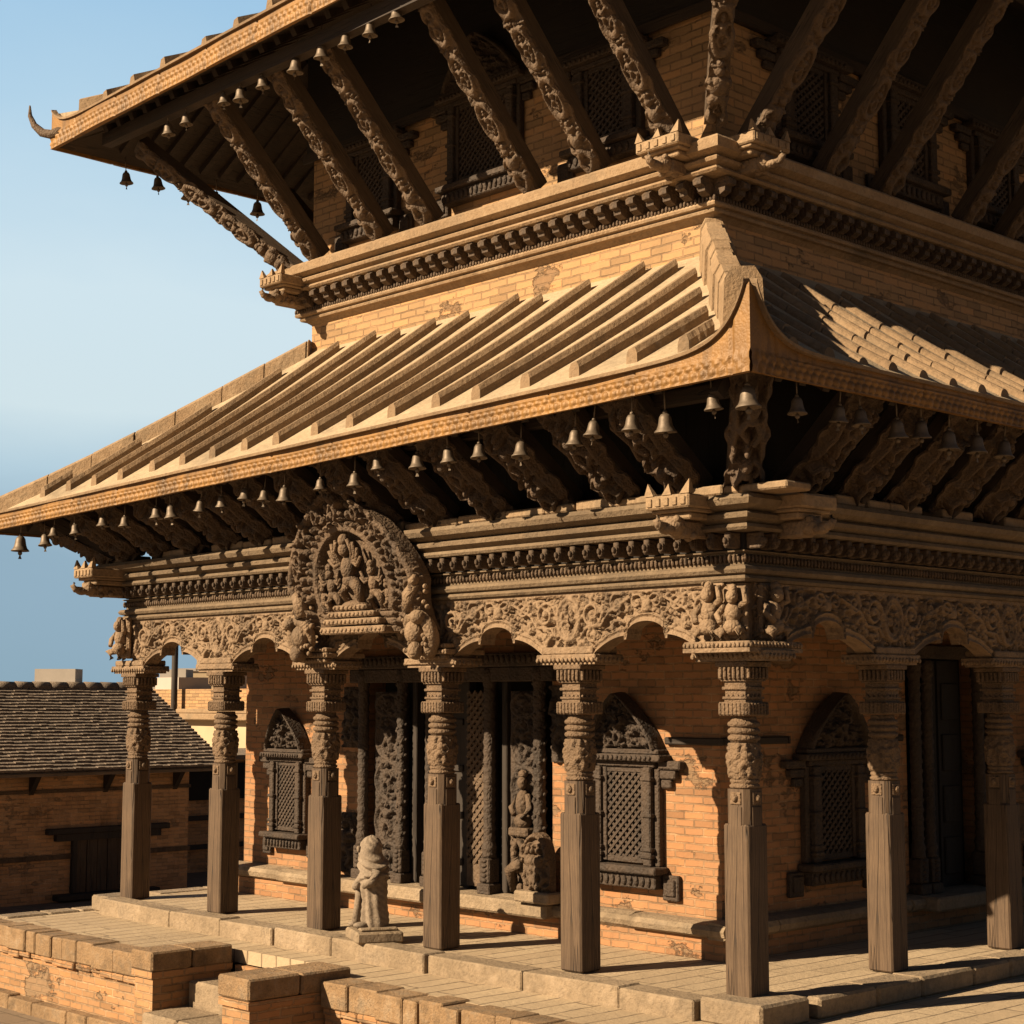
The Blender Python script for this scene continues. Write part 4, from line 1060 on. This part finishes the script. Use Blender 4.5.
m = MB(); m.bb(DX0-.25, DX1+.25, -.16, 0, 2.43, 2.56, .012); m.bb(DX0-.1, DX1+.1, -.11, .0, 2.29, 2.428, .01)
for k in range(44): m.ell((DX0-.18+k*.073, -.165, 2.50), (.028, .02, .04), None, 7, 5)
m.build("lintel", M['carved_dark'], D)
m = MB(); m.bb(DX0-.2, DX1+.2, -.30, .28, .17, .302, .02); m.build("threshold", M['stone'], D)

# door of the shaded side
E2 = empty("door", (WX1, (RY0+RY1)/2, 0), math.pi/2, T)
D_save = D; D = E2
for x in (-.66, -.46, .46, .66): pillar(x, .30, 2.5, .055, -.06)
m = MB(); m.bb(-.72, .72, .30, .33, -.02, 2.65); m.build("opening_shade_sheet", M['black'], E2)  # doorway darkness painted as a black sheet
m = MB(); m.bb(-.40, -.02, .12, .17, .3, 2.5); m.bb(.02, .40, .12, .17, .3, 2.5)
for k in range(4):
    for sx in (-.21, .21): m.box((sx, .11, .6+k*.5), (.28, .03, .36), None, .01)
m.build("door_leaf", M['boards_shade'], E2)  # leaves near-black, the shade of this side put into their colour
m = MB(); m.bb(-1.0, 1.0, -.16, 0, 2.51, 2.64, .012); m.build("lintel", M['carved_dark'], E2)
m = MB(); m.bb(-.8, .8, -.36, .28, .17, .302, .02); m.build("threshold", M['stone'], E2)
D = D_save

# ---- the arched toran over the middle bay -----------------------------------------------------------
TO = empty("toran", (-BL*2.5+.07, 0, 0), 0, T)
lean = .26; TZ = 2.72; tH = 1.28
def tor(u, v, h): return st3(u, -.27-v*lean-h, TZ+v)
nu, nv = 190, 130; s = np.linspace(-1, 1, nu); t = np.linspace(0, 1, nv)
wv = .96*np.where(t < .34, .97-.05*np.sin(t/.34*math.pi), .97*np.clip(1-((np.maximum(t, .34)-.34)/.66)**1.45, .0004, 1)**.74)
P = np.stack([s[:, None]*wv[None], np.repeat((t*tH)[None], nu, 0)], -1)
stp = []
for k in range(46):
    a = k/45; tt = .02+.97*a; ww = float(np.interp(tt, t, wv))
    for sx in (-1, 1):
        stp += [('d', sx*ww*.93, tt*tH, .05, .04, .5*sx, .07, 0)]
for k in range(26):
    a = math.pi*(-.05+1.1*k/25)
    for r_, q, hh in ((.58, .04, .05), (.68, .045, .045), (.78, .04, .045)):
        stp += [('d', r_*1.0*math.cos(a), .42+r_*.92*math.sin(a), q, q*.8, a, hh*random.uniform(.7, 1.2), .01)]
for a in (.35, .75, 1.15, 1.57, 1.99, 2.4, 2.8):
    stp += figure(.70*math.cos(a), .36+.66*math.sin(a), .27, .03, .06)
for sx in (-1, 1):
    for z_ in (.05, .28, .5): stp += figure(sx*.74, z_, .24, .02, .055)
stp += fill(-.94, .94, 0, tH, 520, .018, .042, .045)
stp += figure(0, .98, .3, .04, .06)
h = field(P, stp)*1.45; h = np.where(h < .006, -.02, h)
rr = np.hypot(P[..., 0]/.50, (P[..., 1]-.40)/(.50-.06*np.abs(P[..., 0]))); up_ = P[..., 1] > .2
h = np.where((rr < 1) & up_, -.07, h); h = np.where((rr >= 1) & (rr < 1.13) & up_, .05, h)
h = np.where((np.abs(P[..., 0]) < .5) & (P[..., 1] < .2), .02+.03*((P[..., 1]/.066) % 1 < .7), h)
tb = MB(); relief_mesh(tb, P, h, .10, tor); tb.build("arched_panel", M['carved_mid'], TO, recalc=False)
def tp(u, v, h): return Vector((u, -.27-v*lean-h, TZ+v))
def deity(mb, u, v, s, arms):
    e = lambda x, z, h, r: mb.ell(tp(u+x*s, v+z*s, .0+h*s)[:], (r[0]*s*1.2, r[1]*s*1.2, r[2]*s*1.08))
    e(0, .55, .06, (.11, .09, .17)); e(0, .80, .07, (.085, .085, .10)); e(0, .93, .06, (.075, .07, .09)); e(0, .36, .06, (.12, .1, .1))
    for sx, pts in ((-1, [(.06, .34, .06), (.17, .2, .12), (.08, .0, .06)]), (1, [(.06, .34, .06), (.20, .24, .12), (.16, .02, .06)])):
        mb.tube([tp(u+sx*x*s, v+z*s, h*s) for x, z, h in pts], [.095*s, .08*s, .05*s])
    for k in range(arms):
        for sx in (-1, 1):
            a = .1+k*.45; mb.tube([tp(u+sx*.1*s, v+.64*s, .05*s), tp(u+sx*(.1+.17*math.cos(a-.5))*s, v+(.64+.17*math.sin(a-.6))*s, .1*s), tp(u+sx*(.1+.27*math.cos(a))*s, v+(.64+.30*math.sin(a))*s, .1*s)], [.04*s, .036*s, .028*s])
dm = MB(); deity(dm, 0, .24, .62, 4); deity(dm, -.30, .20, .42, 2); deity(dm, .30, .20, .42, 2); deity(dm, -.46, .18, .28, 1); deity(dm, .46, .18, .28, 1)
dm.ell(tp(0, .24, .03)[:], (.17, .10, .05)); dm.build("deity_group", M['carved_column'], TO)
pd = MB()
for k, (hw_, z_, hh) in enumerate(((.46, .0, .07), (.40, .075, .06), (.33, .14, .055), (.24, .2, .05))):
    pd.box(tp(0, z_+.02, .05)[:], (hw_*2, .14+.02*(3-k), hh*.92), None, .012)
    for i in range(int(hw_*2/.06)): pd.ell(tp(-hw_+.03+i*.06, z_+.02, .05+.07+.01*(3-k))[:], (.02, .016, .018), None, 6, 4)
for sx in (-1, 1):
    for k, (w_, d_, z_, hh) in enumerate(((.40, .40, -.235, .04), (.50, .46, -.19, .045), (.46, .44, -.14, .04))):
        pd.box((sx*.835, -.02, TZ+z_), (w_, d_, hh), None, .008)
        for i in range(int(w_/.045)): pd.ell((sx*.835-w_/2+.025+i*.045, -.02-d_/2-.004, TZ+z_), (.014, .012, hh*.4), None, 6, 4)
pd.build("stepped_pedestal", M['carved'], TO)
for sx in (-1, 1):                      # coiled sea-beasts at the two feet of the arch
    mk = MB(); c = Vector((sx*.82, -.33, 2.70))
    pts = [c+Vector((sx*.17*math.cos(a)*(1-a/9), -.05*math.sin(a), .17*math.sin(a)*(1-a/9))) for a in np.linspace(-1.2, 5.2, 20)]
    mk.tube(pts, [.07-.0022*i for i in range(20)], 9); mk.ell((c+Vector((0, -.04, .0)))[:], (.10, .09, .11)); mk.ell((c+Vector((sx*.10, -.09, .12)))[:], (.07, .08, .06)); mk.ell((c+Vector((sx*.03, -.06, -.16)))[:], (.07, .07, .08))
    mk.tube([c+Vector((-sx*.04, -.05, .18)), c+Vector((-sx*.03, -.08, .32)), c+Vector((sx*.05, -.08, .42))], [.075, .07, .045])
    mk.ell((c+Vector((sx*.05, -.10, .45)))[:], (.05, .055, .06))
    for k in range(40): mk.ell((c+Vector((random.uniform(-.16, .16), random.uniform(-.06, .02), random.uniform(-.16, .40))))[:], (.02, .03, .024), None, 7, 5)
    mk.build("sea_beast", M['carved'], TO)

# ------------------------------------------------------------------ hanging bells
def make_bell(name, label, group):
    b = tag(empty(name), label, "bell", group)
    m = MB(); m.lathe([(.012, -.045), (.03, -.052), (.042, -.072), (.047, -.10), (.052, -.13), (.062, -.155), (.078, -.172), (.08, -.18), (.070, -.178), (.045, -.14), (.01, -.08)], 18)
    m.lathe([(.01, -.048), (.018, -.04), (.014, -.028), (.006, -.022)], 10); m.build("bell_cup", M['bell'], b)
    m = MB(); m.tube([(0, 0, .14), (0, 0, -.03)], .006, 6); m.build("hanger", M['bell'], b)
    m = MB(); m.tube([(0, 0, -.1), (0, 0, -.19)], .006, 6); m.ell((0, 0, -.197), (.02, .02, .022)); m.add([(-.003, 0, -.21), (.003, 0, -.21), (.016, .004, -.25), (-.016, .004, -.25)], [(0, 1, 2, 3)]); m.build("clapper", M['bell'], b)
    return b
ORD = ["first", "second", "third", "fourth", "fifth", "sixth", "seventh", "eighth", "ninth", "tenth", "eleventh", "twelfth", "thirteenth", "fourteenth", "fifteenth", "sixteenth",
       "seventeenth", "eighteenth", "nineteenth", "twentieth", "twenty-first", "twenty-second", "twenty-third", "twenty-fourth", "twenty-fifth", "twenty-sixth", "twenty-seventh", "twenty-eighth", "twenty-ninth", "thirtieth"]
bell0 = None
def put_bell(loc, label, group, s=1.0, yawn=0):
    global bell0
    if bell0 is None: bell0 = make_bell("bell", label, group); b = bell0
    else: b = copy_tree(bell0)
    b.location = loc; b.scale = (s, s, s); b.rotation_euler = (random.uniform(-.11, .11), random.uniform(-.11, .11), random.uniform(0, 6.28)); q_ = s*random.uniform(.86, 1.1); b.scale = (q_, q_, q_); b["label"] = label; b["group"] = group
    return b
# front (sunlit) eave of the lower roof: distance along the eave read from the photograph
put_bell((.84, -.96, 4.26), "largest bronze bell, hanging right under the near corner of the lower roof", "bells along the lower eave", 1.15)
fx = [.52, .12, -.16, -.50, -.76, -1.33, -1.72, -2.14, -2.52, -2.98, -3.38, -3.83, -4.32, -4.68, -5.0, -5.42, -5.72, -6.15, -6.5, -7.02, -7.45, -7.98, -8.4, -8.75]
for i, x in enumerate(fx):
    put_bell((x+random.uniform(-.04, .04), -1.0+random.uniform(-.05, .06), ze_l(x)-.035+random.uniform(-.045, .04)), "small bronze bell under the sunlit lower eave, %s from the near corner" % ORD[i], "bells along the lower eave", .86 if i > 3 else .95)
put_bell((-9.2, -1.02, ze_l(-9.2)-.03), "small bronze bell with long clapper at the far left end of the lower eave", "bells along the lower eave", 1.15)
for i, y in enumerate((-.52, -.02, .22, .68, 1.0, 1.38, 1.78, 2.19, 2.75, 3.3, 3.9)):
    put_bell((.92, y, ze_l(1)-.05+random.uniform(-.02, .03)), "small bronze bell under the shaded right hand lower eave, %s from the near corner" % ORD[i], "bells along the lower eave")
for i, (x, y) in enumerate(((-9.1, .10), (-9.1, .52), (-9.1, .95), (-9.1, 1.35), (-9.1, 1.95), (-9.1, 2.5))):
    put_bell((x, y, ze_u(-9.1)-.03+random.uniform(-.03, .02)), "small bronze bell under the upper eave against open sky, %s from the horned corner" % ORD[i], "bells along the upper eave", 1.1)
for i, x in enumerate((-7.3, -6.95, -6.25, -5.95, -5.58, -5.0, -4.6, -4.22, -3.86, -3.5)):
    put_bell((x, -.46, ze_u(x)-.09+random.uniform(-.03, .02)), "small bronze bell under the front upper eave, %s from the horned corner" % ORD[i], "bells along the upper eave", .95)

# ------------------------------------------------------------------ statue and stele
SX, SY = -4.06, -.16
S_ = tag(empty("statue", (SX, SY, .004), R_(-25)), "worn stone statue of a veiled draped figure on a square pedestal", "statue")
m = MB(); m.box((0, 0, .05), (.46, .42, .10), None, .018); m.box((0, 0, .115), (.38, .34, .03), None, .012); m.build("pedestal", M['stone'], S_)
zs = np.linspace(0, 1, 110); th = np.linspace(0, 2*math.pi, 97); Z_, TH = np.meshgrid(zs, th, indexing='ij')
def prof(xs, ys): return np.interp(zs, xs, ys)
rx = prof([0, .05, .2, .42, .55, .66, .72, .76, .80, .86, .92, .97, 1], [.135, .138, .13, .13, .138, .15, .138, .112, .092, .090, .080, .048, .004])
ry = prof([0, .05, .2, .42, .55, .66, .72, .76, .80, .86, .92, .97, 1], [.13, .13, .115, .112, .118, .125, .12, .112, .106, .108, .092, .055, .004])
fy = prof([0, .5, .7, .8, 1], [0, -.005, -.015, -.045, -.03])
front = np.clip(np.cos(TH+math.pi/2), 0, 1)           # 1 on the -y side
fold = .010*np.sin(TH*9+Z_*7)*np.clip((.60-Z_)*5, 0, 1)*(.35+front)
shawl = .016*np.sin((Z_*62)+np.cos(TH)*5.5)*np.clip((Z_-.50)*9, 0, 1)*np.clip((.78-Z_)*12, 0, 1)
gap = -.05*np.exp(-((np.cos(TH)+.05)/.16)**2)*front*np.clip((.36-Z_)*8, 0, 1)*np.clip(Z_*12, 0, 1)
hem = .018*((np.abs(Z_-.515-.06*np.cos(TH)) < .018))
lump = .006*np.sin(TH*5+Z_*31)*np.sin(Z_*53+TH*3)
face = -.014*np.exp(-((Z_-.85)/.045)**2)*front**3
Rr = fold+shawl+gap+hem+lump+face
X_ = (rx[:, None]+Rr)*np.cos(TH); Y_ = (ry[:, None]+Rr)*np.sin(TH)+fy[:, None]
m = MB(); m.grid(np.stack([X_, Y_, .13+Z_*.79], -1), True)
m.tube([(-.15, -.02, .62), (-.175, -.07, .52), (-.12, -.14, .46), (-.02, -.16, .48)], [.05, .05, .042, .035]); m.tube([(.15, -.02, .62), (.17, -.06, .52), (.11, -.13, .50)], [.05, .045, .04])
m.tube([(-.14, -.09, .48), (-.15, -.10, .30), (-.14, -.11, .16)], [.04, .045, .05]); m.tube([(-.06, -.13, .46), (-.07, -.135, .3), (-.05, -.15, .14)], [.03, .035, .045])
m.ell((0, -.148, .80), (.016, .02, .03)); m.ell((-.07, -.15, .145), (.05, .07, .03)); m.ell((.07, -.14, .145), (.05, .07, .03))
m.build("draped_figure", M['statue'], S_)

SL = tag(empty("stele", (-3.20, WY0-.27, .31)), "small arched stone stele carved with figures beside the great door", "stele")
m = MB(); m.box((0, 0, .05), (.44, .2, .10), None, .015); m.build("pedestal", M['stone'], SL)
nu, nv = 50, 60; s = np.linspace(-1, 1, nu); t = np.linspace(0, 1, nv); wv = .17*np.where(t < .5, 1, np.sqrt(np.clip(1-((t-.5)/.5)**2.2, .001, 1)))
P = np.stack([s[:, None]*wv[None], np.repeat((t*.52)[None], nu, 0)], -1)
stp = figure(-.06, .02, .40, .02, .05)+figure(.06, .02, .40, .02, .05)+figure(0, .05, .36, .02, .06)+fill(-.15, .15, 0, .5, 40, .012, .03, .03)
for k in range(16):
    a = math.pi*k/15; stp.append(('d', .15*math.cos(a), .27+.22*math.sin(a), .024, .03, a, .05, 0))
relief_m = MB(); relief_mesh(relief_m, P, field(P, stp), .08, lambda u, v, h: st3(u, -.02-h, .10+v)); relief_m.build("carved_slab", M['carved_mid'], SL, recalc=False)

# ------------------------------------------------------------------ brick house beyond the terrace
HX = -15.5
H_ = tag(empty("brick_house", (HX, 0, ZG)), "low brown brick house with a dark tiled roof left of the temple", "house")
inv = Matrix.Translation((-HX, 0, -ZG))
m = MB(inv); m.bb(HX-4, HX, -9, 5.25, ZG, 1.14); m.add([(HX-4, 5.25, 1.14), (HX, 5.25, 1.14), (HX-2, 5.25, 2.12)], [(0, 1, 2)]); hw_o = m.build("wall", M['brick_house'], H_)
m = MB(inv); m.bb(HX, HX+.03, -9, 5.27, .72, .77); m.bb(HX, HX+.04, -9, 3.4, -.27, -.20); m.bb(HX, HX+.04, 4.2, 5.27, -.27, -.20); m.build("string_course", M['carved_mid'], hw_o)
y = -8.7; k = 0
while y < 5.2:
    m = MB(Matrix.Translation((0, y, -ZG))); m.bb(-.02, .30, 0, .09, 1.0, 1.1)
    if k % 2 == 0: m.prism([(.01, .70), (.26, .998), (.01, .998)], 'y', .005, .085)
    m.build("rafter_end", M['wood_dark'], hw_o); y += .62; k += 1
rf = MB(inv); ry0, ry1 = -9.5, 5.72; nr = 26
for side in (1, -1):
    for k in range(nr):
        a, b = k/nr, (k+1)/nr; ex = HX-2+side*2.42
        xa, xb = ex+(HX-2-ex)*a, ex+(HX-2-ex)*b; za, zb = 1.06+1.25*a, 1.06+1.25*b
        if side == 1:
            y = ry0+(k % 2)*.06; W_ = .125
            while y < ry1:
                e = min(y+W_-.01, ry1); j = random.uniform(-.008, .01)
                rf.add([(xa, y, za+.036+j), (xa, e, za+.036+j), (xb-.04, e, zb+.018), (xb-.04, y, zb+.018), (xa, y, za-.0), (xa, e, za-.0), (xb-.04, e, zb-.02), (xb-.04, y, zb-.02)],
                       [(0, 1, 2, 3), (0, 4, 5, 1), (1, 5, 6, 2), (3, 7, 4, 0)]); y += W_
        else: rf.add([(xa, ry0, za+.04), (xa, ry1, za+.04), (xb, ry1, zb+.03), (xb, ry0, zb+.03)], [(0, 1, 2, 3)])
rf.add([(HX+.42, ry0, 1.03), (HX+.42, ry1, 1.03), (HX-2, ry1, 2.28), (HX-2, ry0, 2.28)], [(0, 1, 2, 3)])
ro = rf.build("roof", M['tile_dark'], H_, recalc=False)
m = MB(inv); y = ry0
while y < ry1: m.tube([(HX-2, y, 2.32), (HX-2, min(y+.3, ry1), 2.32)], [.09, .08], 8); y += .31
m.bb(HX+.36, HX+.40, ry0, ry1, .985, 1.045); m.build("ridge_tiles", M['tile_dark'], ro)
W2 = empty("window", (0, 3.85, 0), 0, H_); W2.location = (0, 0, 0)
m = MB(inv); m.bb(HX, HX+.09, 3.18, 3.26, -.78, .10, .01); m.bb(HX, HX+.09, 4.32, 4.40, -.78, .10, .01); m.bb(HX, HX+.12, 2.75, 4.85, .101, .19, .012); m.bb(HX, HX+.1, 2.9, 4.7, .0, .10); m.build("frame", M['wood_dark'], W2)
m = MB(inv)
for k in range(6): m.bb(HX, HX+.05+.008*(k % 2), 3.262+k*.1765, 3.262+(k+1)*.1765-.012, -.78, -.002)
m.build("shutter", M['strut'], W2)
m = MB(inv); m.bb(HX, HX+.2, 2.9, 4.65, -.88, -.785, .015); m.build("sill", M['wood_dark'], W2)

AX = HX-2.3
AN = tag(empty("brick_annex", (AX, 7, ZG)), "small brick annex with a dark opening, set back behind the brick house", "house")
inv = Matrix.Translation((-AX, -7, -ZG))
m = MB(inv); m.bb(AX-3, AX, 5.3, 10.5, ZG, 1.05); m.build("wall", M['brick_house'], AN)
m = MB(inv); m.bb(AX, AX+.12, 5.9, 8.6, .0, .08); m.bb(AX, AX+.10, 5.9, 8.6, -.50, -.42); m.build("ledge", M['wood_dark'], AN)
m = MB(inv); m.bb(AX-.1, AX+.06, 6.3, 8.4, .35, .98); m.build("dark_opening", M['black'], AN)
m = MB(inv); m.bb(AX-3.2, AX+.3, 5.3, 10.7, 1.051, 1.13); m.build("roof_slab", M['tile_dark'], AN)

# cream building, distant blocks and a pole
CB = tag(empty("plastered_building", (-23, 12, ZG)), "cream plastered building with a brick parapet behind the tiled roof", "building")
inv = Matrix.Translation((23, -12, -ZG))
m = MB(inv); m.bb(-27.5, -18, 11.2, 17, ZG, 1.66); m.build("wall", M['plaster'], CB)
m = MB(inv); m.bb(-27.7, -17.8, 10.95, 17.2, 1.661, 1.80, .02); m.bb(-27.62, -17.9, 11.05, 17.1, 1.80, 1.90, .02); m.build("cornice", M['ridge'], CB)
m = MB(inv); m.bb(-27.4, -18.1, 11.25, 17, 1.901, 2.34); m.build("parapet", M['brick_pale'], CB)
m = MB(inv); m.bb(-26.9, -25.9, 11.6, 12.5, 2.34, 2.62); m.bb(-24.6, -23.9, 11.8, 12.5, 2.34, 2.75); m.build("roof_hut", M['grey'], CB)
m = tag(MB().tube([(-25.2, 11.05, ZG), (-25.2, 11.05, 5.6)], .075, 10).build("utility_pole", M['wood_dark']), "dark upright pole seen through the leftmost arch against the sky", "pole")
def block(name, x, y, w, d, z, mat, label, extra=()):
    b = tag(empty(name, (x, y, ZG), R_(46)), label, "building")
    m = MB(); m.bb(-w/2, w/2, 0, d, 0, z-ZG); o = m.build("wall", M[mat], b)
    m = MB(); m.bb(-w/2-.1, w/2+.1, -.1, d+.1, z-ZG+.002, z-ZG+.18); m.build("roof_slab", M['grey'], b)
    m = MB()
    for k in range(max(2, int(w/2.2))): m.bb(-w/2+.6+k*2.2, -w/2+1.5+k*2.2, -.02, .05, z-ZG-1.6, z-ZG-.5)
    m.build("window_band", M['black'], b)
    for (ex, ew, eh) in extra:
        m = MB(); m.bb(ex-ew/2, ex+ew/2, .5, 2.5, z-ZG+.182, z-ZG+.18+eh); m.build("roof_room", M[mat], b)
    return b
def far(px, dep): 
    l = (px-512)/1682.5*dep; return (7.81-.7253*dep+.688*l, -9.74+.688*dep+.7254*l)
x, y = far(72, 120); block("distant_block", x, y, 5.5, 5, 2.9, 'grey', "distant beige flat roofed block above the tiled house roof", ((-1.2, 2.9, 1.15),))
x, y = far(165, 90); block("distant_block", x, y, 3.2, 4, 3.0, 'grey', "distant grey block seen through the leftmost arch", ((.4, 1.4, .5),))
x, y = far(208, 110); block("distant_block", x, y, 4.0, 4, 3.9, 'plaster', "distant pale block between the second and third columns from the left", ((0, 1.5, .6),))
